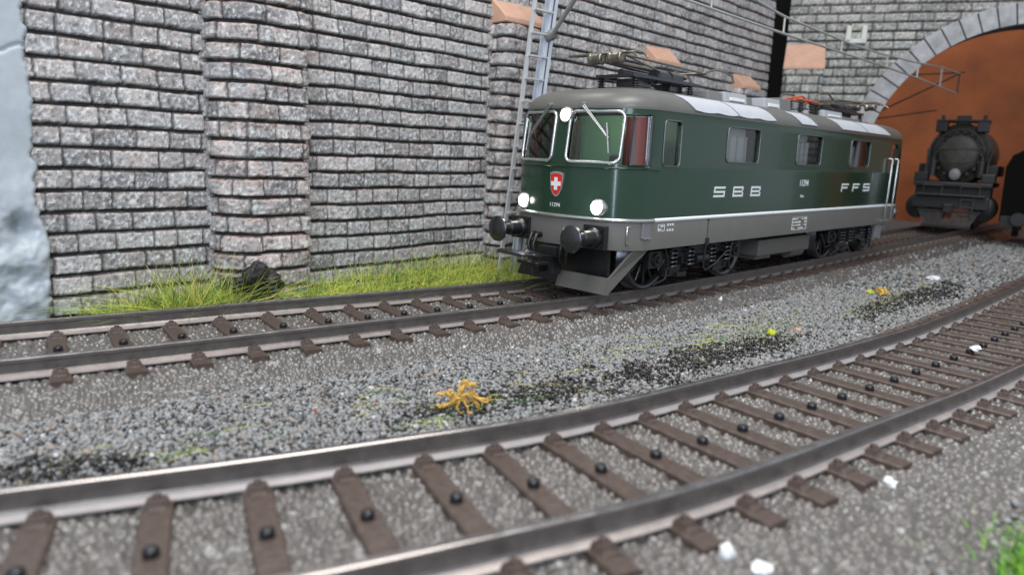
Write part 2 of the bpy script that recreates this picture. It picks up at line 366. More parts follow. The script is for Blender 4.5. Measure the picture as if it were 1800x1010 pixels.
bt_ = masonry('buttress', (Q[:, 0], Q[:, 1], NQ[:, 0], NQ[:, 1], sb), np.arange(-8, 66.5, .4), 3.55, M['stone2'], portal, 23, blk=(6.5, 9), pink=.1, depth=.6, regular=True, tone=1.05, hue=HP)
g = G(); c8 = [pp(.4, 66.3, 5.8), pp(16.6, 66.3, 5.8), pp(16.6, 66.3, -.5), pp(.4, 66.3, -.5), pp(.4, 67.4, 5.8), pp(16.6, 67.4, 5.8), pp(16.2, 77.5, .4), pp(1.0, 77.5, .4)]
g.add(c8, [(3,2,1,0), (0,1,5,4), (1,2,6,5), (2,3,7,6), (3,0,4,7), (4,5,6,7)])
mk('buttress_cap', g, M['cap'], bt_, bevel=.3)
g = G()
for a in (23.2, 29.0): g.prism([pp(a, 77.2, .4), pp(a+2.2, 77.2, .4), pp(a+2.0, 83.5, .4), pp(a+.3, 84, .4)], (PN[0]*3, PN[1]*3, 0))
g.prism([pp(23.2, 76.8, .4), pp(31.2, 76.8, .4), pp(31.2, 78.6, .4), pp(23.2, 78.6, .4)], (PN[0]*3, PN[1]*3, 0))
setp(mk('wire_bracket', g, M['cream'], bevel=.3), 'small cream forked bracket on the brick face above left of the tunnel arch', 'bracket')
# orange board behind the arch, added black board standing for the darkness in the gap
g = G(); g.box((430, -10, 60), (3, 290, 240), 0, Matrix.Rotation(.32, 3, 'Z'))
setp(mk('orange_board', g, M['orangewall']), 'plain orange-brown board closing the view behind the tunnel arch', 'board')
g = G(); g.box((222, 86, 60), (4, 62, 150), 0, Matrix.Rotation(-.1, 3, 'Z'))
setp(mk('gap_shade_board', g, M['dark']), 'black panel added as darkness in the gap between the stone wall and the tunnel portal', 'panel')
g = G(); g.box((330, -130, 60), (260, 3, 150), 0, Matrix.Rotation(.47, 3, 'Z')); g.box((345, 75, 60), (180, 3, 150), 0, Matrix.Rotation(.5, 3, 'Z'))
# ------------------------------------------------------------------ ground
gx = np.arange(-160, 470, 2.5); gy = np.arange(-170, 240, 2.5); Xg, Yg = np.meshgrid(gx, gy, indexing='ij')
Zg = -6.6+.9*fbm(Xg*.05, Yg*.05, 55, 4)
idx = np.arange(Xg.size).reshape(Xg.shape); F = np.stack([idx[:-1, :-1], idx[1:, :-1], idx[1:, 1:], idx[:-1, 1:]], -1).reshape(-1, 4)
gr = mk('ground', (np.stack([Xg, Yg, Zg], -1).reshape(-1, 3), F), M['soil']); gr['kind'] = 'structure'
gr.data.polygons.foreach_set('use_smooth', np.ones(len(F), bool))
def ground_z(x, y): return -6.6+.9*fbm(np.asarray(x, float)*.05, np.asarray(y, float)*.05, 55, 4)
# ------------------------------------------------------------------ tracks
def smooth_path(pts, win=30, step=1.0):
    P = np.array(pts, float); x = np.arange(P[0, 0], P[-1, 0], step); y = np.interp(x, P[:, 0], P[:, 1])
    k = np.hanning(win+2)[1:-1]; k /= k.sum(); yp = np.pad(y, (win//2, win-1-win//2), 'reflect', reflect_type='odd'); y = np.convolve(yp, k, 'valid')
    d = np.r_[0, np.cumsum(np.hypot(np.diff(x), np.diff(y)))]; return x, y, d
class Path:
    def __init__(s, x, y):
        s.x, s.y = x, y; s.d = np.r_[0, np.cumsum(np.hypot(np.diff(x), np.diff(y)))]
        tx = np.gradient(x); ty = np.gradient(y); l = np.hypot(tx, ty); s.tx, s.ty = tx/l, ty/l
    def at(s, d):
        x, y = np.interp(d, s.d, s.x), np.interp(d, s.d, s.y); tx, ty = np.interp(d, s.d, s.tx), np.interp(d, s.d, s.ty); return x, y, tx, ty
    def off(s, o): return Path(s.x-s.ty*o, s.y+s.tx*o)
    def dx(s, x): return float(np.interp(x, s.x, s.d))
T1x, T1y, _ = smooth_path([(-125, 14.2), (-92.6, 6.1), (-73.7, 2.6), (-58.1, .1), (-39.4, -2.9), (-16.4, -6.5), (12, -9.9), (53, -10.6), (106, -10.8), (224, -8.6), (300, -6.5), (400, -3)])
near1 = Path(T1x, T1y); g1 = np.interp(T1x, [-60, -5, 20], [21.6, 19.9, 19.4]); far1 = Path(near1.x-near1.ty*g1, near1.y+near1.tx*g1)
cen1 = Path((near1.x+far1.x)/2, (near1.y+far1.y)/2)
T2x, T2y, _ = smooth_path([(-130, -22.6), (-99.1, -33.1), (-89.8, -36.9), (-79.1, -41.0), (-68.8, -44.3), (-57.4, -48.2), (-46.2, -50.7), (-25.7, -53.6), (.4, -57.3), (29.4, -60.2), (64, -61.1), (118, -61.1), (260, -61)], 24)
far2 = Path(T2x, T2y); cen2 = far2.off(-9.75); near2 = far2.off(-19.5)
RAIL = [(-.48, 0), (-.33, .10), (.33, .10), (.48, 0), (.48, -.42), (.22, -.62), (.20, -1.75), (.38, -1.98), (1.16, -2.24), (1.16, -2.42), (-1.16, -2.42), (-1.16, -2.24), (-.38, -1.98), (-.20, -1.75), (-.22, -.62), (-.48, -.42)]
RMI = [1, 1, 1, 0, 0, 0, 0, 2, 2, 0, 2, 2, 0, 0, 0, 0]
def rail(p, parent, d0, d1, ft='foot'):
    g = G(); ds = np.arange(d0, d1, 1.2); n = len(RAIL)
    for j in range(n):
        vs = []
        for d in ds:
            x, y, tx, ty = p.at(d)
            for q in (RAIL[j], RAIL[(j+1) % n]): vs.append((x-ty*q[0], y+tx*q[0], q[1]))
        g.add(vs, [(2*i, 2*i+2, 2*i+3, 2*i+1) for i in range(len(ds)-1)], RMI[j], True)
    return mk('rail', g, [M['web'], M['head'], M[ft]], parent)
def bed(cen, parent, d0, d1, seed, fine_to, half=19.5, sf=.145, wide=0.):
    ds = [d0]
    while ds[-1] < d1: 
        x = cen.at(ds[-1])[0]; ds.append(ds[-1]+(sf if x < fine_to else sf+(x-fine_to)*.004))
    ds = np.array(ds); vs = np.arange(-half-4.5-wide, half+4.5, sf*1.05)
    D, Vv = np.meshgrid(ds, vs, indexing='ij')
    base = np.where(np.abs(Vv) < half-4, -3.15, -3.15-(np.abs(Vv)-half+4)*.62)
    if wide: base = np.where(Vv < -(half-4), np.where(Vv < -(half-4)-wide, -3.15-wide*.07-(-Vv-half+4-wide)*.5, -3.15-(-Vv-half+4)*.07), base)
    base = base+.25*(fbm(D*.12, Vv*.12, seed, 3)-.5)
    c = .80; gxx = D/c; gyy = Vv/c; i0 = np.floor(gxx).astype(int); j0 = np.floor(gyy).astype(int)
    R = np.random.RandomState(seed).rand(256, 256, 4); hm = np.zeros_like(D)-1; tint = np.zeros_like(D)
    for di in (-1, 0, 1):
        for dj in (-1, 0, 1):
            q = R[(i0+di) % 256, (j0+dj) % 256]; cx = i0+di+q[..., 0]; cy = j0+dj+q[..., 1]
            rr = .50+.28*q[..., 2]; d2 = ((gxx-cx)**2+((gyy-cy)*(.8+.5*q[..., 3]))**2)/rr**2
            hh = (1-d2)*(.34+.22*q[..., 2]); t = hh > hm; hm = np.where(t, hh, hm); tint = np.where(t, q[..., 3], tint)
    Z = base+np.maximum(hm, 0)*1.05+.05*(fbm(D*3, Vv*3, seed+2, 2)-.5)
    x, y, tx, ty = cen.at(ds); X = x[:, None]-ty[:, None]*Vv; Y = y[:, None]+tx[:, None]*Vv
    idx = np.arange(D.size).reshape(D.shape); F = np.stack([idx[:-1, :-1], idx[1:, :-1], idx[1:, 1:], idx[:-1, 1:]], -1).reshape(-1, 4)
    o = mk('ballast_bed', (np.stack([X, Y, Z], -1).reshape(-1, 3), F), M['bed'], parent)
    t = tint[..., None]; C = np.array([.098, .088, .079])*(1-t)+np.array([.145, .132, .12])*t
    wh = (tint > .985)[..., None]*(hm > .1)[..., None]*.5; C = C*(1-wh)+np.array([.45, .44, .42])*wh
    add_color(o, C.reshape(-1, 3)); o.data.polygons.foreach_set('use_smooth', np.ones(len(F), bool)); return o
def sleeper_proto(parent, gauge):
    g = G(); n = 9
    L = gauge/2+5.1; w = 1.32; zt = -2.30
    prof = [(-w, -3.6), (-w+.10, zt-.16), (-w+.28, zt), (w-.28, zt), (w-.10, zt-.16), (w, -3.6)]
    for i in range(5):
        a, b = prof[i], prof[i+1]; g.add([(a[0], -L, a[1]), (b[0], -L, b[1]), (b[0], L, b[1]), (a[0], L, a[1])], [(0, 1, 2, 3)])
    for sd in (-1, 1): g.add([(p[0], sd*L, p[1]) for p in prof], [tuple(range(6))])
    for sd in (-1, 1):
        for k in (-1, 1):
            y = sd*gauge/2+k*1.55
            g.box((0, y, zt+.28), (2.0, 1.15, .62), 0, taper=.72); g.cyl((0, y-.02*k, zt+.4), (0, y, zt+.86), .46, .38, 10)
            g.box((0, y+k*.95, zt+.08), (1.7, .9, .25), 0, taper=.8)
    o = mk('sleeper', g, M['sleeper'], parent, origin=(0, 0, 0), bevel=.06); 
    s_ = G(); s_.lathe((0, 0, zt-.1), (0, 0, 1), [(0, .62), (.55, .62), (.74, .55), (.84, .36), (.88, .02)], 8)
    st = mk('contact_stud', s_, M['stud'], o, origin=(0, 0, zt)); return o, st
def lay(parent, proto, cen, dl, studoff=0.):
    o0, s0 = proto; base = WL[parent.name]; first = True
    for d in dl:
        x, y, tx, ty = cen.at(d); a = math.atan2(ty, tx)+random.uniform(-.006, .006)
        if first: o, st = o0, s0; first = False
        else:
            o = o0.copy(); COL.objects.link(o); o.parent = parent
            st = s0.copy(); COL.objects.link(st); st.parent = o
        o.location = Vector(((x-base[0])*S, (y-base[1])*S, (0-base[2])*S)); o.rotation_euler = (0, 0, a)
t1 = empty('railway_track', (0, 0, -7), 'straight model railway track beneath the green locomotive, running into the tunnel', 'railway track', 'railway tracks')
rail(near1, t1, near1.dx(-122), near1.dx(395)); rail(far1, t1, far1.dx(-122), far1.dx(395))
bed(cen1, t1, cen1.dx(-112), cen1.dx(392), 31, 10)
sx = [-107., -99., -91., -82.9, -74.9, -67.1, -59.6, -51.8, -44.2, -37.1, -30.1, -23.3, -16.2, -9.2, -2.2]
dl = [cen1.dx(x-1.6) for x in sx]
while dl[-1] < cen1.dx(380): dl.append(dl[-1]+7.1)
lay(t1, sleeper_proto(t1, 20.3), cen1, dl)
t2 = empty('railway_track', (-20, -65, -7), 'curved empty model railway track crossing the foreground with brown sleepers', 'railway track', 'railway tracks')
rail(far2, t2, far2.dx(-128), far2.dx(255), 'foot_lit'); rail(near2, t2, near2.dx(-128), near2.dx(255), 'foot')
bed(cen2, t2, cen2.dx(-124), cen2.dx(250), 32, 0, wide=11.)
sx = [-123., -115.4, -107.8, -100.1, -92.4, -84.9, -77.5, -70.1, -62.9, -55.6, -48.6, -41.6, -34.7, -27.7, -20.8]
dl = [cen2.dx(x) for x in sx]
while dl[-1] < cen2.dx(245): dl.append(dl[-1]+7.05)
lay(t2, sleeper_proto(t2, 19.5), cen2, dl)
# ------------------------------------------------------------------ gravel
def stones(name, X, Y, Zb, size, seed, mt, colf, flat=.65):
    ph = (1+5**.5)/2
    IV = np.array([(-1,ph,0),(1,ph,0),(-1,-ph,0),(1,-ph,0),(0,-1,ph),(0,1,ph),(0,-1,-ph),(0,1,-ph),(ph,0,-1),(ph,0,1),(-ph,0,-1),(-ph,0,1)], float)/1.9
    IF = np.array([(0,11,5),(0,5,1),(0,1,7),(0,7,10),(0,10,11),(1,5,9),(5,11,4),(11,10,2),(10,7,6),(7,1,8),(3,9,4),(3,4,2),(3,2,6),(3,6,8),(3,8,9),(4,9,5),(2,4,11),(6,2,10),(8,6,7),(9,8,1)])
    rs = np.random.RandomState(seed); N = len(X)
    V = IV[None]+rs.uniform(-.34, .34, (N, 12, 3)); V *= (size[:, None, None]*np.stack([rs.uniform(.75, 1.35, N), rs.uniform(.75, 1.2, N), rs.uniform(flat*.8, flat*1.3, N)], 1)[:, None, :])/2
    q = rs.normal(size=(N, 4)); q[:, 1:3] *= .45; q /= np.linalg.norm(q, axis=1)[:, None]; w, x, y, z = q.T
    R = np.stack([1-2*(y*y+z*z), 2*(x*y-z*w), 2*(x*z+y*w), 2*(x*y+z*w), 1-2*(x*x+z*z), 2*(y*z-x*w), 2*(x*z-y*w), 2*(y*z+x*w), 1-2*(x*x+y*y)], 1).reshape(N, 3, 3)
    V = np.einsum('nij,nkj->nki', R, V)+np.stack([X, Y, Zb], 1)[:, None]
    F = (IF[None]+12*np.arange(N)[:, None, None]).reshape(-1, 3)
    o = mk(name, (V.reshape(-1, 3), F), mt); C = np.repeat(colf(rs, X, Y, N), 12, axis=0); add_color(o, C); return o
def edge1(x): return np.interp(x, cen1.x, cen1.y)      # centre line y of each track
def edge2(x): return np.interp(x, cen2.x, cen2.y)
def darkmask(X, Y):                                       # patches of black earth along the middle of the strip and by the curved rail
    e2 = edge2(X)+19; t = (Y-e2)/np.maximum(edge1(X)-19-e2, 1)
    n = fbm(X*.045+7, Y*.09, 66, 4)
    band = np.exp(-((t-(.28+.25*(n-.5)))/.26)**2)
    along = np.interp(X, [-105, -88, -72, -62, -45, -20, 0, 18, 40, 70, 110, 200], [.9, .75, .3, .55, .95, .75, 1., .8, .35, .95, .9, .3])
    return np.clip(ss(.42, .74, band*along*.75+.42*(fbm(X*.3, Y*.3, 67, 3)-.3)), 0, 1)
def gcol(rs, X, Y, N):
    t = rs.rand(N, 1); C = np.array([.215, .215, .212])*(1-t)+np.array([.335, .335, .328])*t
    b = rs.rand(N, 1) > .88; C = np.where(b, np.array([.31, .255, .21]), C); d = rs.rand(N, 1) > .87; C = np.where(d, C*.4, C)
    w = rs.rand(N, 1) > .985; C = np.where(w, .55, C)
    dm = (darkmask(X, Y) > .3+rs.rand(N)*1.6)[:, None]; return np.where(dm, np.array([.02, .018, .016]), C)
def strip(N, x0, x1, lo, hi, seed, p=1.0):
    rs = np.random.RandomState(seed); X = x0+(x1-x0)*rs.rand(N)**p; Y = lo(X)+(hi(X)-lo(X))*rs.rand(N); return X, Y, rs
lo = lambda X: edge2(X)+16.2; hi = lambda X: edge1(X)-15.6
allx = []
for (N, x0, x1, s0, s1, sd, lift) in ((30000, -112, 0, .5, 1.0, 1, 1), (19000, 0, 90, .55, 1.1, 2, 1), (9000, 90, 300, .8, 1.6, 3, 1)):
    X, Y, rs = strip(N, x0, x1, lo, hi, sd+70)
    m_ = (Y-lo(X))/(hi(X)-lo(X)); edgef = ss(0, .16, m_)*ss(1.0, .72, m_)
    keep = rs.rand(N) < .22+.78*ss(.25, .7, edgef+.35*(fbm(X*.2, Y*.2, 88, 3)-.5)); X, Y, edgef = X[keep], Y[keep], edgef[keep]; N2 = len(X)
    slope = -3.15-np.maximum(np.abs(Y-edge1(X))-15.5, 0)*.62; slope2 = -3.15-np.maximum(np.abs(Y-edge2(X))-15.5, 0)*.62
    base = np.maximum(np.maximum(slope, slope2), ground_z(X, Y)+.7)
    sz = rs.uniform(s0, s1, N2)**1.2*(.50+.55*rs.rand(N2)**3)
    allx.append((X, Y, base+.18+.3*rs.rand(N2)*edgef, sz))
X, Y, Z, sz = [np.concatenate(a) for a in zip(*allx)]
setp(stones('gravel', X, Y, Z, sz, 5, M['gravel'], gcol), 'loose grey gravel strewn between the two tracks', 'gravel', kind='stuff')
lo3 = lambda X: edge2(X)-60; hi3 = lambda X: edge2(X)-24
X, Y, rs = strip(15000, -75, 90, lo3, hi3, 99, 1.2); k = rs.rand(len(X)) < .12+.88*ss(-25, -33, Y-edge2(X)+4*(fbm(X*.2, Y*.2, 89, 3)-.5)); X, Y = X[k], Y[k]
base = np.where(Y-edge2(X) > -26.5, -3.15-(edge2(X)-Y-15.5)*.07, np.maximum(-3.9-(edge2(X)-Y-26.5)*.5, ground_z(X, Y)+.6))
setp(stones('gravel', X, Y, base+.2+.3*rs.rand(len(X)), rs.uniform(.45, 1.0, len(X)), 6, M['gravel'], gcol), 'loose grey gravel in the right foreground corner outside the curved track', 'gravel', kind='stuff')
# tiny glossy granules of earth
X, Y, rs = strip(26000, -110, 130, lambda X: edge2(X)+18, lambda X: edge1(X)-20, 123, 1.1); k = darkmask(X, Y) > .15+rs.rand(len(X))*1.6; X, Y = X[k], Y[k]
base = np.maximum(np.maximum(-3.15-np.maximum(np.abs(Y-edge1(X))-15.5, 0)*.62, -3.15-np.maximum(np.abs(Y-edge2(X))-15.5, 0)*.62), ground_z(X, Y)+.7)
def dcol(rs, X, Y, N):
    C = np.tile(np.array([.016, .014, .011]), (N, 1)); a = rs.rand(N) > .9; C[a] = (.10, .085, .04); b = rs.rand(N) > .985; C[b] = (.4, .4, .38); return C
setp(stones('dark_earth', X, Y, base+.5+.3*rs.rand(len(X)), rs.uniform(.3, .62, len(X)), 8, M['dsoil'], dcol, .8), 'glossy black crumbs of earth lying over the gravel between the tracks', 'earth', kind='stuff')
# ------------------------------------------------------------------ grass fibres
def blades(name, roots, lens, lean, wid, cols, mt=None, sag=.5, parent=None):
    N = len(roots); rs = np.random.RandomState(N); K = 5
    t = np.linspace(0, 1, K)[None, :, None]
    up = np.array([0, 0, 1.]); L = lens[:, None, None]; ld = lean[:, None, :]
    P = roots[:, None, :]+L*(t*(ld+up*(1-.0*t))/1.0)+np.stack([np.zeros((N, K)), np.zeros((N, K)), -sag*lens[:, None]*t[..., 0]**2*np.linalg.norm(lean, axis=1)[:, None]], -1)
    d = np.stack([-lean[:, 1], lean[:, 0], np.zeros(N)], 1)+rs.normal(0, .15, (N, 3)); d /= np.linalg.norm(d, axis=1)[:, None]+1e-6
    w = wid[:, None, None]*np.array([1, .95, .8, .55, .12])[None, :, None]/2; d = d[:, None, :]
    e = np.stack([np.zeros((N, K)), np.zeros((N, K)), np.ones((N, K))], -1)*w*.6
    V = np.stack([P-d*w, P+d*w, P+e], 2).reshape(-1, 3)
    b = (np.arange(N)*K*3)[:, None, None]+(np.arange(K-1)*3)[None, :, None]
    q = np.array([[0, 1, 4, 3], [1, 2, 5, 4], [2, 0, 3, 5]]); F = (b[..., None]+q[None, None]).reshape(-1, 4)
    o = mk(name, (V, F), mt or M['grass']); add_color(o, np.repeat(cols, K*3, axis=0)); return o
def gcols(rs, N):
    t = rs.rand(N, 1); C = np.array([.26, .44, .06])*(1-t)+np.array([.78, .78, .13])*t
    a = rs.rand(N) > .80; C[a] = np.array([.72, .62, .16]); b = rs.rand(N) > .78; C[b] = np.array([.08, .26, .06]); return C
rs = np.random.RandomState(3); N = 6200
X = rs.uniform(-77, 30, N); dens = np.interp(X, [-77, -70, -62, -54, -46, -42, -36, -30, -10, 10, 20, 30], [.12, .7, 1, .9, .55, .5, .8, .7, .8, .95, .8, .5]); dens = np.where((X > -52) & (X < -41.5), .13, dens); k = rs.rand(N) < dens; X = X[k]; N = len(X)
fe = np.interp(X, far1.x, far1.y); Y = fe+3.5+(wy(X)-2.2-fe-3.5)*rs.rand(N)**.8; hh = np.interp(X, [-77, -62, -52, -40, -28, -5, 15, 30], [4., 10.5, 10.5, 6.5, 6.5, 8.6, 8.8, 7.5])
inp = (X > -50.5) & (X < -32.5); Y = np.where(inp, np.minimum(Y, wy(X)-7.5-rs.rand(N)*1.5), Y)
aa = rs.uniform(0, 6.283, N); ll = rs.uniform(.15, 2.3, N); lean = np.stack([np.cos(aa)*ll, np.sin(aa)*ll*.6-.15, np.zeros(N)], 1)
tz = -5.4+.4*rs.rand(N)
setp(blades('grass', np.stack([X, Y, tz], 1), hh*rs.uniform(.4, 1.35, N), lean, rs.uniform(.09, .17, N), gcols(rs, N), sag=.28), 'long yellow-green grass fibres growing along the foot of the stone wall', 'grass', kind='stuff')
# grassy turf mat below the fibres
g = G(); xs = np.arange(-78, 31, 1.5); ys = np.linspace(0, 1, 9)
Xg, Tg = np.meshgrid(xs, ys, indexing='ij'); Yg = np.interp(Xg, far1.x, far1.y)+4+(wy(Xg)-np.interp(Xg, far1.x, far1.y)-3)*Tg; Zg = -5.6+1.6*fbm(Xg*.2, Yg*.2, 5, 3)
idx = np.arange(Xg.size).reshape(Xg.shape); F = np.stack([idx[:-1, :-1], idx[1:, :-1], idx[1:, 1:], idx[:-1, 1:]], -1).reshape(-1, 4)
tf = mk('turf', (np.stack([Xg, Yg, Zg], -1).reshape(-1, 3), F), pm('turf_olive', (.10, .15, .04), .8, col2=(.22, .26, .06), vscale=6, bump=.3, bscale=20)); setp(tf, 'olive turf under the grass fibres at the foot of the wall', 'turf', kind='stuff')
# fibres fallen on the gravel
rs = np.random.RandomState(8); cl = [(-53, -32, 20, 8), (-38, -33, 10, 7), (4, -32, 44, 18), (20, -34, 22, 13), (33, -33, 34, 15), (80, -38, 45, 16), (-80, -22, 14, 12), (60, -40, 12, 10), (-20, -28, 14, 14), (110, -38, 20, 14), (-60, -22, 8, 8)]
R_ = [];
for (cx, cy, n, sp) in cl: R_.append(np.stack([rs.normal(cx, sp*.5, n), rs.normal(cy, sp*.22, n)], 1))
R_ = np.concatenate(R_); N = len(R_); zb = np.maximum(ground_z(R_[:, 0], R_[:, 1])+1.1, -5.3)
aa = np.where(rs.rand(N) > .5, 0, math.pi)+rs.normal(-.25, .5, N); lean = np.stack([np.cos(aa)*6, np.sin(aa)*6, np.zeros(N)], 1)
C = gcols(rs, N)
setp(blades('grass_fibres', np.stack([R_[:, 0], R_[:, 1], zb], 1), rs.uniform(.5, 1.25, N), lean, rs.uniform(.10, .17, N), C, sag=.13), 'stray yellow-green fibres lying flat on the gravel between the tracks', 'grass', kind='stuff')
rs = np.random.RandomState(18); N = 900; X = rs.normal(-38, 3.0, N); Y = rs.normal(-91.8, 2.4, N); aa = rs.uniform(0, 6.28, N); ll = rs.uniform(.1, 1, N)
setp(blades('grass', np.stack([X, Y, np.full(N, -4.8)], 1), rs.uniform(1.6, 3.6, N), np.stack([np.cos(aa)*ll, np.sin(aa)*ll, 0*ll], 1), rs.uniform(.1, .2, N), gcols(rs, N)*np.array([.5, 1.0, .5])), 'bright green grass tuft at the bottom right corner of the view', 'grass', kind='stuff')
# ------------------------------------------------------------------ small debris
def clump(name, c, n, R, rr, mt, label, cat, seed, arms=()):
    rs = random.Random(seed); g = G()
    for i in range(n):
        a = rs.uniform(0, 6.28); b = a+rs.uniform(1.6, 3.4); p0 = Vector((math.cos(a)*R*rs.uniform(.3, 1), math.sin(a)*R*rs.uniform(.3, .8), rs.uniform(0, .25)*R))
        p3 = Vector((math.cos(b)*R*rs.uniform(.3, 1.1), math.sin(b)*R*rs.uniform(.3, .8), rs.uniform(0, .35)*R)); md = (p0+p3)*.2+Vector((rs.uniform(-.25, .25)*R, rs.uniform(-.25, .25)*R, rs.uniform(.5, 1.1)*R))
        pts = []
        for k in range(13):
            t = k/12; p = p0*(1-t)**2+md*2*t*(1-t)+p3*t*t; pts.append(Vector(c)+p+Vector((rs.uniform(-.05, .05), rs.uniform(-.05, .05), rs.uniform(-.05, .05)))*R*.6)
        g.tube(pts, [rr*(.55+.6*math.sin(math.pi*(k/12)))*rs.uniform(.85, 1.15) for k in range(13)], 7)
    for arm in arms:
        pts = [Vector(c)+Vector(p) for p in arm]; g.tube([pts[0].lerp(pts[1], .0), pts[0].lerp(pts[1], .5)]+pts[1:], [rr*1.2, rr*1.1]+[rr*(1-.25*k/len(pts)) for k in range(1, len(pts))], 7)
    return setp(mk(name, g, mt), label, cat)
def bundle(name, c, arms, mt, label, cat, seed):
    """dried root: bundles of wavering strands; arms are (right, up, towards wall) paths seen from the track side"""
    rs = random.Random(seed); g = G(); rt = Vector((.72, -.69, 0)); bk = Vector((.69, .72, 0)); up = Vector((0, 0, 1))
    for (pth, n, rad, spread) in arms:
        for q in range(n):
            ph = [rs.uniform(0, 6.28) for _ in range(4)]; of = Vector([rs.uniform(-spread, spread) for _ in range(3)]); pts = []; R_ = []
            K = 22; endf = rs.uniform(.8, 1.06)
            for k in range(K):
                t = k/(K-1)*endf*(len(pth)-1); a = min(int(t), len(pth)-2); fr_ = t-a
                p0, p1, p2, p3 = [Vector(pth[max(0, min(len(pth)-1, a+d))]) for d in (-1, 0, 1, 2)]
                p = .5*((2*p1)+(p2-p0)*fr_+(2*p0-5*p1+4*p2-p3)*fr_**2+(3*p1-p0-3*p2+p3)*fr_**3)
                w = of*(1-.3*k/K)+Vector((math.sin(k*.55+ph[0]), math.sin(k*.7+ph[1]), math.sin(k*.6+ph[2])))*.11
                p = p+w; pts.append(Vector(c)+rt*p.x+up*p.y+bk*p.z); R_.append(rad*(.65+.35*math.sin(k*.8+ph[3]))*(1-.45*(k/K)**3)*rs.uniform(.88, 1.1))
            g.tube(pts, R_, 7)
    return setp(mk(name, g, mt), label, cat)
A = [([(-1.0, .2, 0), (-.3, 1.2, 0), (.3, 2.2, .2), (1.4, 2.9, 0), (2.0, 2.6, 0)], 7, .24, .38), ([(-1.2, 1.6, .1), (-.6, .9, 0), (.3, 1.2, 0), (1.0, .6, 0)], 8, .26, .42),
     ([(-.5, 1.2, 0), (-1.6, 1.6, .2), (-2.6, 1.5, .3), (-3.3, 1.2, .2)], 3, .20, .12), ([(-.2, .6, 0), (-1.3, .3, -.2), (-2.4, -.1, -.2), (-2.9, .2, -.2)], 4, .2, .16),
     ([(.2, 1.5, -.2), (1.5, 1.5, -.2), (2.6, 1.0, -.2), (3.4, .8, -.3), (3.7, 1.3, -.2)], 5, .2, .2), ([(.5, 2.6, 0), (.9, 3.3, 0), (.2, 3.0, .2), (-.2, 2.3, 0)], 3, .17, .15),
     ([(.6, 1.0, -.3), (.9, .0, -.6), (1.4, -.7, -.9), (2.8, -.9, -1.0)], 3, .16, .12), ([(-.1, .8, -.4), (-.3, .1, -.7), (.3, -.6, -.9), (.8, -.9, -1.0)], 2, .13, .1), ([(1.4, .8, .3), (2.2, .1, .2), (2.5, -.4, .1)], 4, .2, .2), ([(1.2, 2.2, .1), (1.7, 1.7, 0), (2.3, 1.3, 0)], 3, .15, .15)]
bundle('root_clump', (-51.0, -32.0, -4.3), A, M['root'], 'tangled ochre-yellow root clump lying on the gravel beside the curved rail', 'root clump', 5)
clump('root_clump', (88, -36.3, -4.6), 7, 2.3, .3, M['root'], 'small flat tan root clump far back on the gravel toward the tunnel', 'root clump', 9)
clump('root_clump', (20.5, 40.5, -3.8), 5, 3.2, .3, M['rust'], 'small arched orange-brown root in the grass by the wall beside the buffers', 'root clump', 12)
def blob(name, c, R, mt, label, cat, seed, sub=2, amp=.35, sq=(1, 1, 1)):
    import bmesh
    bm = bmesh.new(); bmesh.ops.create_icosphere(bm, subdivisions=sub, radius=1); rs = random.Random(seed)
    from mathutils import noise
    for v in bm.verts:
        n = noise.noise(v.co*1.7+Vector((seed, 0, 0)))+.5*noise.noise(v.co*4+Vector((0, seed, 0))); v.co = v.co*(1+amp*n)
    V = [(v.co.x*R*sq[0]+c[0], v.co.y*R*sq[1]+c[1], v.co.z*R*sq[2]+c[2]) for v in bm.verts]; F = [tuple(v.index for v in q.verts) for q in bm.faces]; bm.free()
    return setp(mk(name, (V, F), mt), label, cat)
blob('black_rock', (-46.8, 35.0, -1.6), 4.9, M['soot'], 'black charred lump at the foot of the first stone pier in the grass', 'rock', 3, 4, .6, (1.15, .9, 1.0))
blob('foam_crumb', (22.6, -38.0, -4.6), .75, M['lime'], 'single lime-yellow foam crumb on the gravel between the tracks', 'crumb', 4, 3, .4)
blob('foam_crumb', (89, -33, -4.6), .9, M['lime'], 'yellow-green foam crumb far back near the small tan root clump', 'crumb', 14, 3, .4, (1.5, 1, .7))
blob('plaster_chip', (-34.4, -77.6, -2.9), .62, M['white'], 'small white plaster chip beside the outer sleeper ends of the curved track', 'chip', 6, 2, .6, (1, 1, .7))
blob('plaster_chip', (-58.9, -73.6, -2.6), .62, M['white'], 'squarish white plaster chip at the bottom edge in front of the curved track', 'chip', 7, 2, .35, (1, 1, 1.3))
blob('plaster_chip', (-58.2, -76.2, -3.0), .75, M['white'], 'flat white plaster chip cut off by the bottom edge of the view', 'chip', 8, 2, .5, (1.3, 1, .5))
blob('plaster_chip', (131, -36.5, -4.4), 1.8, M['white'], 'white plaster chip lying far back on the gravel before the tunnel', 'chip', 9, 2, .5, (1.3, 1, .5))
blob('plaster_chip', (28, -62+ -8.5, -1.2), .8, M['white'], 'white plaster chip between the sleepers at the far bend of the curved track', 'chip', 19, 2, .5, (1.8, 1, .5))
blob('plaster_chip', (39.6, -17.4, -3.9), .9, M['white'], 'thin white plaster flake on the gravel below the locomotive side', 'chip', 10, 2, .7, (.5, .5, 1.2))
blob('bark_chip', (-65.2, -21, -5.1), .45, M['red'], 'rust-red bark chip standing in the gravel left of the yellow root clump', 'chip', 11, 2, .3, (.5, .5, 1.5))
blob('bark_chip', (-57.6, -23, -5.1), .33, M['red'], 'tiny orange bark chip on the gravel just left of the yellow root clump', 'chip', 12, 2, .3, (1.4, .8, .6))
blob('pebble', (31, -39.5, -5), .8, M['cap'], 'single salmon-pink pebble on the gravel right of the lime crumb', 'pebble', 13, 2, .3, (1.2, 1, .7))
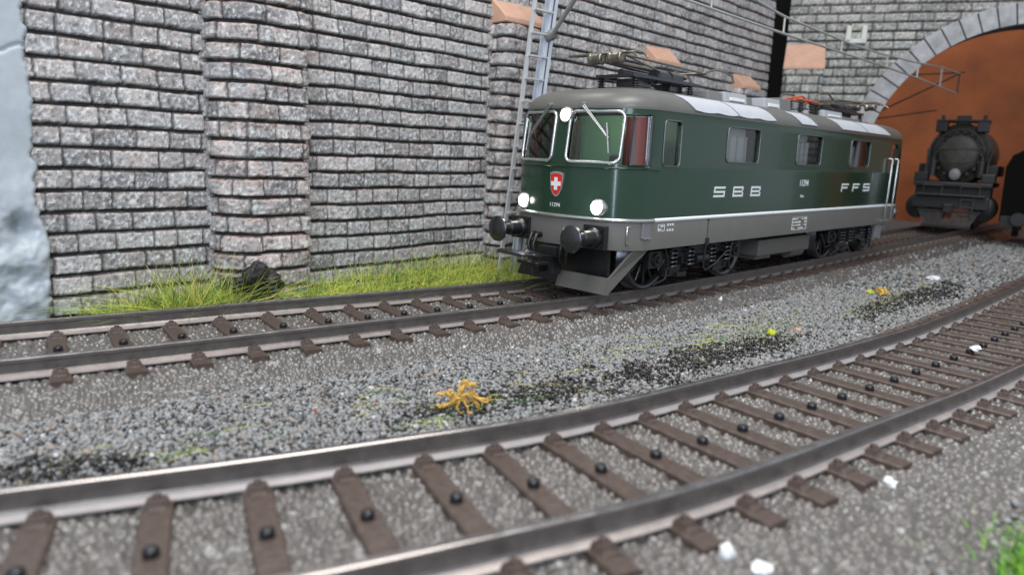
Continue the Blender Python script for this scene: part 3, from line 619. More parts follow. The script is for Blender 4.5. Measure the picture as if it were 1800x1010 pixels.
# ------------------------------------------------------------------ electric locomotive
YC = -.8; HW = 16.2; XC = 79.0
loco = empty('electric_locomotive', (XC, YC, .1), 'dark green electric locomotive with grey roof and lit headlights beside the wall', 'locomotive')
def fx(u, hw): return 1.9*(u/12)**2*(hw/16.2)+4.6*(abs(u)/hw)**8
def outline(hw, f0, n=30, inset=0.):
    h = hw-inset; fr = []
    for i in range(-n, n+1):
        u = h*math.sin(i/n*math.pi/2); fr.append((f0+inset+fx(u, h), YC+u))
    rr = [(2*XC-x, 2*YC-y) for x, y in fr]; return fr+rr
def loft(levels, g, mi=0, cap_top=False, cap_bot=False, sm=True, inset=0.):
    rings = [[(x, y, z) for x, y in outline(hw, f0, inset=inset)] for (z, hw, f0) in levels]; n = len(rings[0]); vs = [p for r_ in rings for p in r_]
    g.add(vs, [(i*n+k, i*n+(k+1) % n, (i+1)*n+(k+1) % n, (i+1)*n+k) for i in range(len(rings)-1) for k in range(n)], mi, sm)
    if cap_top: g.add(rings[-1], [tuple(range(n))], mi)
    if cap_bot: g.add(rings[0], [tuple(reversed(range(n)))], mi)
def slope(z): return 0 if z < 25.2 else (z-25.2)*.125
BL = [(15.9, HW, 0), (20, HW, 0), (24.6, HW, 0), (25.6, HW, .03), (28, HW, slope(28)), (32, HW, slope(32)), (36.85, HW, slope(36.85))]
# body shell: closed ring, windows cut by boolean then applied
def shell_verts():
    g = G(); A = [[(x, y, z) for x, y in outline(hw, f0)] for z, hw, f0 in BL]; B = [[(x, y, z) for x, y in outline(hw, f0, inset=.9)] for z, hw, f0 in BL]
    n = len(A[0]); m_ = len(BL); vs = [p for r_ in A for p in r_]+[p for r_ in B for p in r_]; o = n*m_
    fs = [(i*n+k, i*n+(k+1) % n, (i+1)*n+(k+1) % n, (i+1)*n+k) for i in range(m_-1) for k in range(n)]
    fs += [(o+i*n+(k+1) % n, o+i*n+k, o+(i+1)*n+k, o+(i+1)*n+(k+1) % n) for i in range(m_-1) for k in range(n)]
    fs += [((k+1) % n, k, o+k, o+(k+1) % n) for k in range(n)]; e = (m_-1)*n
    fs += [(e+k, e+(k+1) % n, o+e+(k+1) % n, o+e+k) for k in range(n)]
    g.add(vs, fs, 0, True); return g
def rrect(a0, a1, b0, b1, r_, n=5):
    P = []
    for (cx, cy, s0) in ((a1-r_, b1-r_, 0), (a0+r_, b1-r_, 90), (a0+r_, b0+r_, 180), (a1-r_, b0+r_, 270)):
        for k in range(n+1): a = math.radians(s0+90*k/n); P.append((cx+r_*math.cos(a), cy+r_*math.sin(a)))
    return P
body = mk('body', shell_verts(), M['green'], loco)
WZ = (26.3, 36.0); WU = (1.9, 12.9)
cut = G()
for sg in (-1, 1):
    u0_, u1_ = sorted((sg*WU[0], sg*WU[1])); cut.prism([(-4, YC+a, b) for a, b in rrect(u0_, u1_, *WZ, 1.2)], (12, 0, 0))
    cut.prism([(2*XC+4, YC+a, b) for a, b in rrect(u0_, u1_, *WZ, 1.2)], (-12, 0, 0))
SW = [(XC+k*34.8-7.4, XC+k*34.8+7.4, 27.3, 34.9, 1.1) for k in (-1, 0, 1)]+[(12.5, 18.5, 26.1, 34.9, .9)]
for sd in (-1, 1):
    for a0, a1, b0, b1, rr in SW: cut.prism([(a, YC+sd*(HW+2), b) for a, b in rrect(a0, a1, b0, b1, rr)], (0, -sd*5, 0))
    cut.prism([(a, YC+sd*(HW+2), b) for a, b in rrect(2*XC-18.5, 2*XC-12.5, 26.1, 34.9, .9)], (0, -sd*5, 0))
# corner windows: from just behind the windshield round to the side
def corner_cut(sg, mirror=False):
    P = [(1.2, sg*14.25), (1.0, sg*18.5), (8.2, sg*18.5), (8.2, sg*14.0), (5.0, sg*12.6)]
    P = [((2*XC-a) if mirror else a, YC+b, 26.0) for a, b in P]; cut.prism(P, (0, 0, 9.5))
for sg in (-1, 1): corner_cut(sg); corner_cut(sg, True)
co = mk('cutter', cut, M['green']); 
bo = body.modifiers.new('cut', 'BOOLEAN'); bo.object = co; bo.operation = 'DIFFERENCE'; bo.solver = 'EXACT'; bo.use_self = True
dg = bpy.context.evaluated_depsgraph_get(); me2 = bpy.data.meshes.new_from_object(body.evaluated_get(dg)); body.modifiers.clear(); body.data = me2
bpy.data.objects.remove(co)
me2.polygons.foreach_set('use_smooth', np.ones(len(me2.polygons), bool))
try: me2.set_sharp_from_angle(angle=math.radians(32))
except Exception: pass
# front surface parameterisation
def fpt(u, z, out=0., mirror=False):
    x = slope(z)+fx(u, HW)-out; x = 2*XC-x if mirror else x; return (x, YC+u, z)
def ring_front(u0_, u1_, z0, z1, rad, rr, name, mt, out=.12):
    g = G(); g.tube([fpt(a, b, out) for a, b in rrect(u0_, u1_, z0, z1, rad, 6)], rr, 8, closed=True); return mk(name, g, mt, loco)
for sg in (-1, 1):
    u0_, u1_ = sorted((sg*WU[0], sg*WU[1])); w_ = ring_front(u0_, u1_, *WZ, 1.25, .33, 'windshield', M['silver'])
    g = G(); us = np.linspace(u0_, u1_, 12); g.add([fpt(a, z, -.35) for z in WZ for a in us], [(i, i+1, 13+i, 12+i) for i in range(11)], 0, True)
    mk('pane', g, M['glass'], w_)
def surf_pt(hw, t, z, out):                 # t: along outline from front (u) then along the side (negative y)
    pass
for sg in (-1, 1):                           # curved corner panes and frames
    pts = []
    for u_ in np.linspace(14.2, 16.17, 14): pts.append((fx(u_, HW), u_))
    pts += [(x, 16.2) for x in (7.2, 8.3)]
    def nrm(i):
        a = np.array(pts[min(i+1, len(pts)-1)])-np.array(pts[max(i-1, 0)]); a /= np.linalg.norm(a); return np.array([-a[1], a[0]])
    def cp(i, z, out): n_ = nrm(i); p = np.array(pts[i])+n_*out; return (p[0]+slope(z)*(1-min(1, max(0, pts[i][0]-2)/5)), YC+sg*p[1], z)
    g = G(); N_ = len(pts); lp = [cp(i, 26.05, .1) for i in range(N_)]+[cp(N_-1, z, .1) for z in np.linspace(27, 34.6, 6)]+[cp(i, 35.45, .1) for i in reversed(range(N_))]+[cp(0, z, .1) for z in np.linspace(34.6, 27, 6)]
    g.tube(lp, .2, 6, closed=True); cw = mk('corner_window', g, M['black'], loco)
    g = G(); g.add([cp(i, z, -.25) for z in (25.8, 35.6) for i in range(N_)], [(i, i+1, N_+i+1, N_+i) for i in range(N_-1)], 0, True); mk('pane', g, M['dglass'], cw)
for sd in (-1, 1):
    for i, (a0, a1, b0, b1, rr) in enumerate(SW):
        ys = YC+sd*HW; g = G(); g.tube([(a, ys+sd*.08, b) for a, b in rrect(a0, a1, b0, b1, rr, 6)], .15, 8, closed=True); w_ = mk('side_window', g, M['frame'], loco)
        g = G(); g.add([(a0-.2, ys-sd*.45, b0-.2), (a1+.2, ys-sd*.45, b0-.2), (a1+.2, ys-sd*.45, b1+.2), (a0-.2, ys-sd*.45, b1+.2)], [(0, 1, 2, 3)]); mk('pane', g, M['glass'], w_)
# cab interior and machine room core
l = bpy.data.lights.new('cab_fill_light', 'POINT'); l.energy = 17; l.shadow_soft_size = .2; l.color = (.95, 1, .9)  # added fill light brightens the cab, standing in for headlight leak
lo_ = bpy.data.objects.new('cab_fill_light', l); COL.objects.link(lo_); lo_.location = Vector((11, YC+2, 35))*S
g = G(); g.box((23, YC, 26.5), (.8, 29.5, 20)); g.box((1*14, YC+13.8, 28), (17, .5, 14)); mk('cab_wall', g, M['cabgreen'], loco)
g = G(); g.box((7.2, YC+3, 20.5), (6, 22, 12.4)); g.box((9, YC-9, 20), (4, 9, 11)); mk('driver_desk', g, M['cabgreen'], loco, bevel=.4)
g = G(); g.box((15.5, YC-5, 24), (5, 5, 8)); g.box((17.5, YC-5, 28.5), (1.6, 5, 8)); g.box((12, YC+9, 31), (9, 2, 9)); mk('driver_seat', g, M['cabdark'], loco, bevel=.4)
g = G(); g.cyl((7.4, YC-13.4, 17), (7.4, YC-13.4, 35), 2.3); mk('reflection_column', g, M['maroon'], loco); g = G(); g.cyl((7.4, YC+13.4, 17), (7.4, YC+13.4, 35), 1.5); mk('reflection_column', g, M['maroon'], loco)  # added maroon columns stand for the room's reflection in the corner glass
g = G(); g.box((XC, YC, 26), (100, 26, 20)); 
for i in range(30):
    x = 31+i*3.3; g.box((x, YC-13.1, 27.5), (2.5 if i % 3 else 1.5, 1.0, 11.5)); 
mk('machine_room', g, M['core'], loco, bevel=.15)
for xx, ww in ((52.3, 3.4), (86.5, 4.5), (108, 5.5), (118, 4)):
    g = G(); g.box((xx, YC-13.4, 30), (ww, 2.6, 12)); mk('machine_cabinet', g, M['cabdark'], loco)
# skirt, stripe, front rim
g = G(); loft([(9.7, HW-.05, .1), (9.9, HW, 0), (15.2, HW, 0)], g); g.sm = [True]*len(g.f); loft([(9.7, HW-.8, 1)], g, 0); mk('skirt', g, M['greybody'], loco)
g = G(); g.add([(x, y, 9.75) for x, y in outline(HW-.3, .3)], [tuple(range(122))]); mk('floor_plate', g, M['black'], loco)
g = G(); loft([(15.2, HW, 0), (15.2, HW+.12, -.12), (15.9, HW+.12, -.12), (15.9, HW, 0)], g); mk('stripe', g, M['stripe'], loco)
g = G()
for mir in (False, True):
    pts = []
    for i in range(-30, 31):
        u_ = (HW+.2)*math.sin(i/30*math.pi/2); x = fx(u_, HW+.2)-.3; pts.append(((2*XC-x) if mir else x, YC+u_, 15.55))
    pts = [((10.8 if not mir else 2*XC-10.8), pts[0][1], 15.55)]+pts+[((10.8 if not mir else 2*XC-10.8), pts[-1][1], 15.55)]
    g = G(); g.tube(pts, .42, 6); mk('front_rim', g, M['silver'], loco)
g = G(); pts = [fpt(u_, 25.4, .12) for u_ in np.linspace(-16.1, 16.1, 40)]; g.tube([(11.5, YC-HW-.1, 25.3)]+pts+[(11.5, YC+HW+.1, 25.3)], .2, 6); mk('waist_rail', g, M['green'], loco)
# roof
RL = [(36.85, HW, slope(36.85)), (37.5, 16.15, 1.6), (38.3, 15.8, 2.1), (39.1, 15.2, 2.9), (39.8, 14.3, 4.2), (40.4, 13.0, 5.9), (40.85, 11.4, 8.2), (41.2, 9.4, 11), (41.45, 7, 14.5), (41.6, 4, 18)]
g = G(); loft(RL, g, cap_top=True); g.sm = [True]*len(g.f); mk('roof', g, M['roof'], loco)
g = G(); loft([(36.6, HW+.12, slope(36.85)-.12), (37.0, HW+.12, slope(36.85)-.12)], g); mk('gutter', g, M['roof'], loco)
def roofy(z): return float(np.interp(z, [p[0] for p in RL], [p[1] for p in RL]))
def louvre(x0, x1, dx, lobes=True):
    g = G(); zs_ = [37.45, 38.2, 39.0, 39.7, 40.35]; ys_ = [YC-roofy(z)-.25 for z in zs_]; ys_[0] -= .15; n = 26; V = []
    for j, (z, y) in enumerate(zip(zs_, ys_)):
        k = j/4
        for i in range(n):
            t = i/(n-1); x = (x0+dx*(1-k))+(x1-x0)*t; zz = z-(.28*abs(math.sin(t*math.pi*round((x1-x0)/9.5))) if (lobes and j == 0) else 0); V.append((x, y, zz))
    B = [(x, y+.9, z-.2) for x, y, z in V]; m_ = len(V); q = lambda j, i: j*n+i
    fs = [(q(j, i), q(j, i+1), q(j+1, i+1), q(j+1, i)) for j in range(4) for i in range(n-1)]; g.add(V, fs, 0, True)
    rim = [q(0, i) for i in range(n)]+[q(j, n-1) for j in range(1, 5)]+[q(4, i) for i in reversed(range(n-1))]+[q(j, 0) for j in (3, 2, 1)]
    g.add([V[k] for k in rim]+[B[k] for k in rim], [(i, (i+1) % len(rim), len(rim)+(i+1) % len(rim), len(rim)+i) for i in range(len(rim))])
    o = mk('roof_louvre', g, M['alu'], loco)
    xm = (x0+x1)/2
    if x1-x0 > 20:
        s_ = G(); s_.tube([(xm+dx*(1-j/4)+.0, ys_[j]-.03, zs_[j]) for j in range(5)], .1, 5); mk('seam', s_, M['mgrey'], o)
louvre(19.0, 54.5, 3.8); louvre(68.3, 77.5, 4.2, False); louvre(93.5, 131.5, 4.8, False)
def roofbox(x0, x1, y0, y1, h, plate=True):
    g = G(); g.box(((x0+x1)/2, (y0+y1)/2, 41+h/2), (x1-x0, y1-y0, h+1), 0, taper=.93); o = mk('roof_box', g, M['lgrey'] if plate else M['mgrey'], loco, bevel=.2)
    if plate:
        p = G(); p.box(((x0+x1)/2, y0-.02, 41.2+h*.42), ((x1-x0)*.62, .4, h*.34)); mk('cover_plate', p, M['stripe'], o, bevel=.1)
roofbox(42.5, 49.5, -8, 6, 1.9, False); roofbox(49.8, 61, -8.2, 6, 2.2); roofbox(61.5, 66, -7, 6, 2.0, False); roofbox(70, 79, -8.2, 6, 2.4); roofbox(82, 90, -6, 6, 3.4, False); roofbox(107, 121, -8.2, 6, 1.9); roofbox(123, 139, -7, 6, 1.0, False)
# busbars and insulators
g = G()
for (a, b) in (((88, -3, 44.8), (98, -5, 46.6)), ((98, -5, 46.6), (104, -5, 44.6)), ((92, -6, 45.4), (106, -6.4, 45.3)), ((95, 1, 45.5), (106, 0, 46.2))): g.cyl(a, b, .28, n=8)
g.box((101, -5.6, 45.2), (2.6, .6, 1.1)); mk('busbar', g, M['orange'], loco)
def insulator(x, y, z0, z1, mt='black', R=.95):
    g = G(); pr = []; n = 5
    for i in range(n): h = (z1-z0)*i/n; k = (z1-z0)/n; pr += [(h, R*.5), (h+k*.35, R), (h+k*.6, R), (h+k*.8, R*.5)]
    pr += [(z1-z0, R*.5)]; g.lathe((x, y, z0), (0, 0, 1), [(0, 0.01)]+pr+[(z1-z0, .01)], 12); mk('insulator', g, M[mt], loco)
for x, y in ((90.5, -5), (95.5, -6), (101.5, -6.5), (106, -6), (93, 2), (102, 2)): insulator(x, y, 41.4, 45)
# pantographs
def panto(x0, sg, mt):
    """folded pantograph, base from x0, head end at -sg side"""
    X = lambda d: x0+sg*d
    p = mk('pantograph', _pbase(X), M['dmetal'], loco, bevel=.1)
    for d in (6.5, 27.5):
        for y in (-5.2, 3.8): insulator(X(d), YC+y+.8, 41.5, 44.2, R=.85)
    g = G(); g.cyl((X(7), YC, 45.2), (X(31), YC, 45.0), .75, .75, 14); g.cyl((X(14), YC-3.4, 44.9), (X(24), YC-3.4, 44.9), 1.35, n=18); g.cyl((X(14.5), YC-3.4, 44.9), (X(15.2), YC-3.4, 44.9), 1.6, n=18); g.cyl((X(19.5), YC-3.4, 44.9), (X(20), YC-3.4, 44.9), 1.55, n=18); mk('drive_cylinder', g, M['dmetal'], p)
    g = G(); g.cyl((X(29), YC-2.2, 46.1), (X(2.5), YC-.8, 46.9), .55, .38, 12); g.cyl((X(29), YC+2.2, 46.1), (X(2.5), YC+.8, 46.9), .55, .38, 12); g.cyl((X(28), YC-3, 45.9), (X(28), YC+3, 45.9), .5, n=10); mk('lower_arm', g, M['bronze'], p)
    g = G(); g.cyl((X(1.2), YC-3.6, 48.2), (X(30.5), YC-5.5, 47.1), .26, n=8); g.cyl((X(1.2), YC+3.6, 48.2), (X(30.5), YC+5.5, 47.1), .26, n=8); g.cyl((X(30.5), YC-6.5, 47.0), (X(30.5), YC+6.5, 47.0), .35, n=8); g.cyl((X(4), YC-3.6, 48), (X(16), YC-4.5, 45.8), .2, n=8); mk('upper_arm', g, M['bronze'], p)
    g = G()
    for y in (-3.4, 1.6):
        g.lathe((X(-.8), YC+y-3.0, 47.0), (0, 1, 0), [(0, .01), (0, 1.0), (.3, 1.25), (.6, 1.0), (1.0, 1.15), (1.4, 1.0), (1.8, 1.15), (2.2, 1.0), (2.6, 1.25), (3.0, 1.4), (3.3, 1.1), (3.4, .01)], 18)
    g.cyl((X(-1), YC-7.5, 47.9), (X(-1), YC+7.5, 47.9), .3, n=8); g.cyl((X(2), YC-7.5, 48.3), (X(2), YC+7.5, 48.3), .3, n=8)
    g.tube([(X(-1), YC-7.4, 47.9), (X(-1), YC-9.2, 47.6), (X(-1), YC-10.4, 46.6)], .22, 6); g.tube([(X(2), YC-7.4, 48.3), (X(2), YC-9.2, 48), (X(2), YC-10.4, 47)], .22, 6); mk('collector_head', g, M['bronze'], p)
    g = G(); g.tube([(X(30.5), YC-5, 47), (X(36), YC-5.4, 48.4), (X(40.5), YC-5.6, 48.3), (X(43.6), YC-5.6, 47.6), (X(44.6), YC-5.6, 46.2)], .28, 7); g.tube([(X(30.5), YC+5, 47), (X(36), YC+5.4, 48.4), (X(42), YC+5.6, 48.0), (X(44.6), YC+5.6, 46.2)], .28, 7); mk('horn', g, M['bronze'], p)
def _pbase(X):
    g = G(); x0, x1 = sorted((X(5), X(30)))
    for y in (-4.6, 4.6): g.box(((x0+x1)/2, YC+y, 44.3), (x1-x0, .8, .7))
    for x in (x0+.6, x1-.6, (x0+x1)/2): g.box((x, YC, 44.3), (1.0, 9.6, .7))
    g.box((X(12), YC, 43.3), (6, 5, 1.6)); g.box((X(24), YC-1, 43.2), (5, 4, 1.6))
    for x in (X(5.2), X(28.5)): g.box((x, YC, 41.65), (3, 13, .35))
    return g
panto(11.5, 1, 'bronze'); panto(148.5, -1, 'bronze')
# headlights
for (u_, z, rr) in ((-9.9, 17.8, 1.45), (9.9, 17.8, 1.45), (-.8, 35.3, 1.3)):
    p = fpt(u_, z, .0); g = G(); g.lathe((p[0]+.6, p[1], z), (-1, 0, 0), [(0, rr+.25), (1.1, rr+.25), (1.35, rr+.05), (1.2, rr-.15), (1.0, rr-.2)], 26); hl = mk('headlight', g, M['silver'], loco)
    g = G(); g.lathe((p[0]-.3, p[1], z), (-1, 0, 0), [(0, rr-.18), (.35, (rr-.18)*.8), (.55, (rr-.18)*.4), (.6, .01)], 24); mk('lens', g, M['glow'], hl)
    l = bpy.data.lights.new('headlight_lamp', 'POINT'); l.energy = 3.2 if z < 20 else 1.4; l.shadow_soft_size = .07; l.color = (1, .95, .86)
    lo_ = bpy.data.objects.new('headlight_lamp', l); COL.objects.link(lo_); lo_.parent = hl
    lo_.location = Vector(((p[0]-1.8, p[1], z)-WL[hl.name]))*S
# wipers and small fittings of the front
for sg, (ua, ub) in ((-1, (-4.6, -10.6)), (1, (4.0, 9.6))):
    g = G(); g.cyl(fpt(ua, 37.2, .7), fpt(ub, 31.2, .7), .2, n=8); g.cyl(fpt(ua-.5, 37.2, .7), fpt(ub-.4, 31.0, .7), .16, n=8); g.cyl(fpt(ub-.3*sg, 33.8, .75), fpt(ub+.5*sg-.2, 28.2, .75), .2, n=8); g.cyl(fpt(ua, 37.5, -.6), fpt(ua, 37.2, 1.0), .4, n=10); mk('windscreen_wiper', g, M['wiper'], loco)
for u_ in (-14.9, 14.9):
    g = G(); g.tube([fpt(u_, 14.4, -.1), fpt(u_, 14.4, .9), fpt(u_, 11.0, .9), fpt(u_, 11.0, -.1)], .2, 6)
    mk('front_grab_rail', g, M['silver'], loco)
# emblem
def surf_poly(pts, out, name, mt, thick=.18, parent=None):
    g = G(); n = len(pts); A = [fpt(a, b, out+thick) for a, b in pts]; B = [fpt(a, b, out-.3) for a, b in pts]
    g.add(A+B, [tuple(range(n))]+[(k, n+k, n+(k+1) % n, (k+1) % n) for k in range(n)]); return mk(name, g, mt, parent or loco)
def shield(s_, cu, cz):
    P = [(-1.55, 2.05), (-.8, 2.25), (0, 2.32), (.8, 2.25), (1.55, 2.05), (1.5, .6), (1.3, -.7), (.95, -1.5), (.5, -2.0), (0, -2.2), (-.5, -2.0), (-.95, -1.5), (-1.3, -.7), (-1.5, .6)]
    return [(cu+a*s_, cz+b*s_) for a, b in P]
CU = -.1; em = surf_poly(shield(1.12, CU, 21.7), .05, 'emblem', M['silver']); surf_poly(shield(.93, CU, 21.7), .2, 'emblem_field', M['swissred'], .12, em)
c_ = .42; L_ = 1.25; surf_poly([(CU+a, 21.85+b) for a, b in ((-c_, L_), (c_, L_), (c_, c_), (L_, c_), (L_, -c_), (c_, -c_), (c_, -L_), (-c_, -L_), (-c_, -c_), (-L_, -c_), (-L_, c_), (-c_, c_))], .28, 'emblem_cross', M['lettering'], .1, em)
# lettering
def text(s_, size, fn, name, mt, xs_=1.0, parent=None, sp=1.0, bold=.0):
    cu = bpy.data.curves.new('t', 'FONT'); cu.body = s_; cu.size = size; cu.align_x = 'CENTER'; cu.align_y = 'CENTER'; cu.space_character = sp; cu.offset = bold; cu.extrude = .03
    o = bpy.data.objects.new('t', cu); COL.objects.link(o); d = bpy.context.evaluated_depsgraph_get(); me = bpy.data.meshes.new_from_object(o.evaluated_get(d))
    V = np.array([v.co[:] for v in me.vertices]); F = [tuple(p.vertices) for p in me.polygons]; bpy.data.objects.remove(o)
    V = np.array([fn(v[0]*xs_, v[1], v[2]) for v in V]); return mk(name, (V, F), mt, parent or loco)
side = lambda cx, cz: (lambda a, b, c: (cx+a, YC-HW-.04-c, cz+b))
front = lambda cu, cz: (lambda a, b, c: fpt(cu-a, cz+b, .05+c))
text('11294', 1.15, front(.2, 17.6), 'front_number', M['lettering'], .95, sp=1.05)
# wide squared railway capitals built stroke by stroke
def caps(s_, x0, pitch, w, h, z, t):
    g = G(); sh = .10
    def bar(x, a0, b0, a1, b1):
        q = [(a0, b0), (a1, b0), (a1, b1), (a0, b1)]; g.prism([(x+a+sh*b, YC-HW-.06, z+b) for a, b in q], (0, .1, 0))
    for i, ch in enumerate(s_):
        x = x0+i*pitch; m_ = h/2
        if ch == 'S': B = [(0, 0, w, t), (w-t, t, w, m_-t/2), (0, m_-t/2, w, m_+t/2), (0, m_+t/2, t, h-t), (0, h-t, w, h)]
        if ch == 'B': B = [(0, 0, w, t), (w-t, t, w, m_-t/2), (0, m_-t/2, w-.45, m_+t/2), (0, m_+t/2, t, h-t), (0, t, t, m_-t/2), (w-t-.12, m_+t/2, w-.12, h-t), (0, h-t, w-.2, h)]
        if ch == 'F': B = [(0, 0, t, m_-t/2), (0, m_-t/2, w*.85, m_+t/2), (0, m_+t/2, t, h-t), (0, h-t, w, h)]
        for b in B: bar(x, *b)
    return mk('lettering', g, M['lettering'], loco)
caps('SBB', 32.9, 8.3, 4.7, 2.3, 19.75, .46); caps('FFS', 103.0, 8.3, 4.9, 2.3, 20.3, .46)
text('11294', 2.3, side(77.9, 22.7), 'side_number', M['lettering'], .95)
text('Bern', 1.0, side(77.6, 19.4), 'side_number', M['lettering'], 1.1)
def panel(x0, z0, x1, z1, name, rows, cols, seed):
    rs = random.Random(seed); g = G(); dx = (x1-x0)/cols; dz = (z1-z0)/rows
    for i in range(cols):
        for j in range(rows):
            if rs.random() < .8: g.box((x0+(i+.5)*dx, YC-HW-.03, z0+(j+.5)*dz), (dx*rs.uniform(.5, .9), .06, dz*rs.uniform(.25, .6)))
    for z in (z0, z1): g.box(((x0+x1)/2, YC-HW-.03, z), (x1-x0, .06, .1))
    for x in (x0, x1): g.box((x, YC-HW-.03, (z0+z1)/2), (.12, .06, z1-z0))
    mk(name, g, M['lettering'], loco)
panel(73.5, 10.7, 82, 13.9, 'data_panel', 4, 5, 3); panel(12.8, 13.3, 15.0, 14.6, 'data_panel', 2, 3, 5)
g = G(); [g.box((16.2+i*.9, YC-HW-.03, z), (.5, .06, .45)) for i in range(3) for z in (13.4, 14.5)]; mk('data_marks', g, M['lettering'], loco)
g = G(); g.box((8.6, YC-HW-.02, 13.6), (2.6, .5, 3.0)); g.tube([(7.4, YC-HW-.3, 12.2), (8, YC-HW-.6, 12.0), (8.6, YC-HW-.3, 12.2), (9.2, YC-HW-.6, 12), (9.8, YC-HW-.3, 12.2)], .18, 5); mk('step_hatch', g, M['mgrey'], loco, bevel=.1)
g = G(); g.box((31.8, YC-HW-.02, 12.5), (.16, .1, 5.3)); g.box((31.8, YC-HW-.02, 14.9), (1.2, .2, .18)); mk('skirt_joint', g, M['black'], loco)
# rear near-side door and its handrails; same at the far side front
for (xd, sd) in ((143.2, -1), (14.8, 1)):
    ys = YC+sd*HW; g = G()
    for x in (xd-3.2, xd+3.2): g.box((x, ys, 25.5), (.16, .12, 19))
    g.box((xd, ys, 35), (6.4, .12, .16)); g.box((xd, ys-0*sd, 31), (3.2, .14, 5)); d_ = mk('cab_door', g, M['black'], loco)
    for x in (xd-4.4, xd+.9):
        g = G(); g.tube([(x, ys, 30.4), (x, ys+sd*1.0, 30.2), (x-.2, ys+sd*1.0, 20), (x-.4, ys+sd*1.0, 10.9), (x-.4, ys, 10.7)], .28, 8); mk('handrail', g, M['silver'], d_)
# buffers
for mir in (False, True):
    for sg in (-1, 1):
        X = lambda x: 2*XC-x if mir else x; dd = 1 if mir else -1; y = YC+sg*10.0
        g = G(); g.box((X(.9), y, 12.1), (1.2, 5.4, 4.6)); 
        for a in (-2, 2):
            for b in (-1.6, 1.6): g.cyl((X(.3), y+a, 12.1+b), (X(-.1), y+a, 12.1+b), .32, n=8)
        g.lathe((X(.3), y, 12.1), (dd, 0, 0), [(0, 2.0), (.6, 1.9), (.9, 1.55), (3.6, 1.5), (3.7, 1.25), (5.8, 1.15)], 26); b_ = mk('buffer', g, M['black'], loco, bevel=.12)
        g = G(); g.lathe((X(-5.6), y, 12.1), (dd, 0, 0), [(0, .01), (0, 1.2), (.35, 2.3), (.6, 2.65), (.85, 2.62), (1.0, 2.3), (1.12, 1.2), (1.15, .01)], 32); mk('buffer_head', g, M['dmetal'], b_)
# coupler hook and loop coupling
g = G(); g.box((1.5, YC, 8.3), (7, 5, 2.2)); g.box((-2.4, YC, 7.0), (5, 2.2, 1.0)); g.box((-5.5, YC, 6.4), (4, 5.6, .6)); g.box((-1, YC-1.8, 5.4), (2.6, .5, 3)); g.box((-1, YC+1.8, 5.4), (2.6, .5, 3)); g.cyl((-3.2, YC-2.8, 6.9), (-3.2, YC+2.8, 6.9), .5, n=10); g.box((-6.8, YC, 5.2), (.8, 2.2, 2.2)); cpl = mk('coupler', g, M['black'], loco, bevel=.15)
g = G(); g.tube([(-3.2, YC+3.6, 7.4), (-11.0, YC+3.8, 8.7), (-12.4, YC+3.0, 8.8), (-12.6, YC-3.0, 8.8), (-11.2, YC-3.8, 8.7), (-3.2, YC-3.6, 7.4)], .42, 7, closed=True); g.box((-8.2, YC, 8.0), (1.2, 7.2, .4)); g.tube([(-3.2, YC, 7.4), (-7.5, YC, 8.6), (-8.4, YC, 8.1)], .5, 7); mk('coupling_loop', g, M['dmetal'], cpl)
# brake hoses and cable sockets on the front beam
for u_ in (-5.4, -3.8, 3.8, 5.4):
    g = G(); g.tube([fpt(u_, 11.2, 0), fpt(u_, 11.3, 1.2), fpt(u_, 9.5, 2.2), fpt(u_*.9, 7.4, 2.0), fpt(u_*.8, 6.2, 1.2)], .36, 7); g.cyl(fpt(u_, 11.2, 0), fpt(u_, 11.2, .8), .6, n=10); mk('brake_hose', g, M['black'], loco)
# snow plough
g = G(); hw = 14.2
def plate(P, ex): g.prism(P, ex)
plate([(.2, YC-hw, 1.3), (.2, YC-.8, 1.3), (1.3, YC-.8, 4.4), (1.3, YC-hw+.6, 4.4)], (.6, 0, 0))
for sd in (-1,): plate([(.2, YC+sd*hw, 1.3), (11.6, YC+sd*(hw+1.2), 9.9), (6.6, YC+sd*(hw+1.2), 9.9), (1.0, YC+sd*(hw-.2), 4.4)], (0, -sd*.6, 0))
mk('snow_plough', g, M['lowgrey'], loco)
g = G(); plate([(4.2, YC+hw, 1.3), (4.2, YC+.8, 1.3), (5.0, YC+.8, 4.4), (5.0, YC+hw-.6, 4.4)], (.6, 0, 0)); mk('snow_plough', g, M['black'], loco)  # far half blackened and set back: the shade there is put into its colour
g = G(); g.box((4.4, YC, 6.6), (.8, 22, 6)); mk('beam_plate', g, M['black'], loco)
# underframe, bogies, wheels
g = G(); g.box((XC, YC, 7.6), (150, 15, 4)); g.box((33.6, YC, 5.6), (40, 13, 5)); g.box((124.4, YC, 5.6), (40, 13, 5)); mk('underframe', g, M['black'], loco)
AX = (17.2, 50, 108, 140.8)
for ax in AX:
    ws = G(); ws.cyl((ax, YC-9, 7.25), (ax, YC+9, 7.25), 1.1, n=12); wset = mk('wheelset', ws, M['dmetal'], loco)
    for sd in (-1, 1):
        y0 = YC+sd*8.5; g = G()
        g.lathe((ax, y0, 7.25), (0, sd, 0), [(0, 5.8), (0, 7.9), (.5, 7.9), (.8, 7.2), (2.6, 7.05), (2.7, 6.7), (2.5, 5.9), (1.6, 5.75), (1.5, 5.8)], 48, 0)
        g.lathe((ax, y0, 7.25), (0, sd, 0), [(.4, .01), (.4, 1.9), (2.6, 1.9), (2.9, 1.4), (2.9, .01)], 20, 1)
        for k in range(12):
            a = k*math.pi/6+.1; g.cyl((ax+math.cos(a)*1.6, y0+sd*1.6, 7.25+math.sin(a)*1.6), (ax+math.cos(a)*6, y0+sd*1.5, 7.25+math.sin(a)*6), .42, .34, 8, 1)
        mk('wheel', g, [M['dmetal'], M['black']], wset)
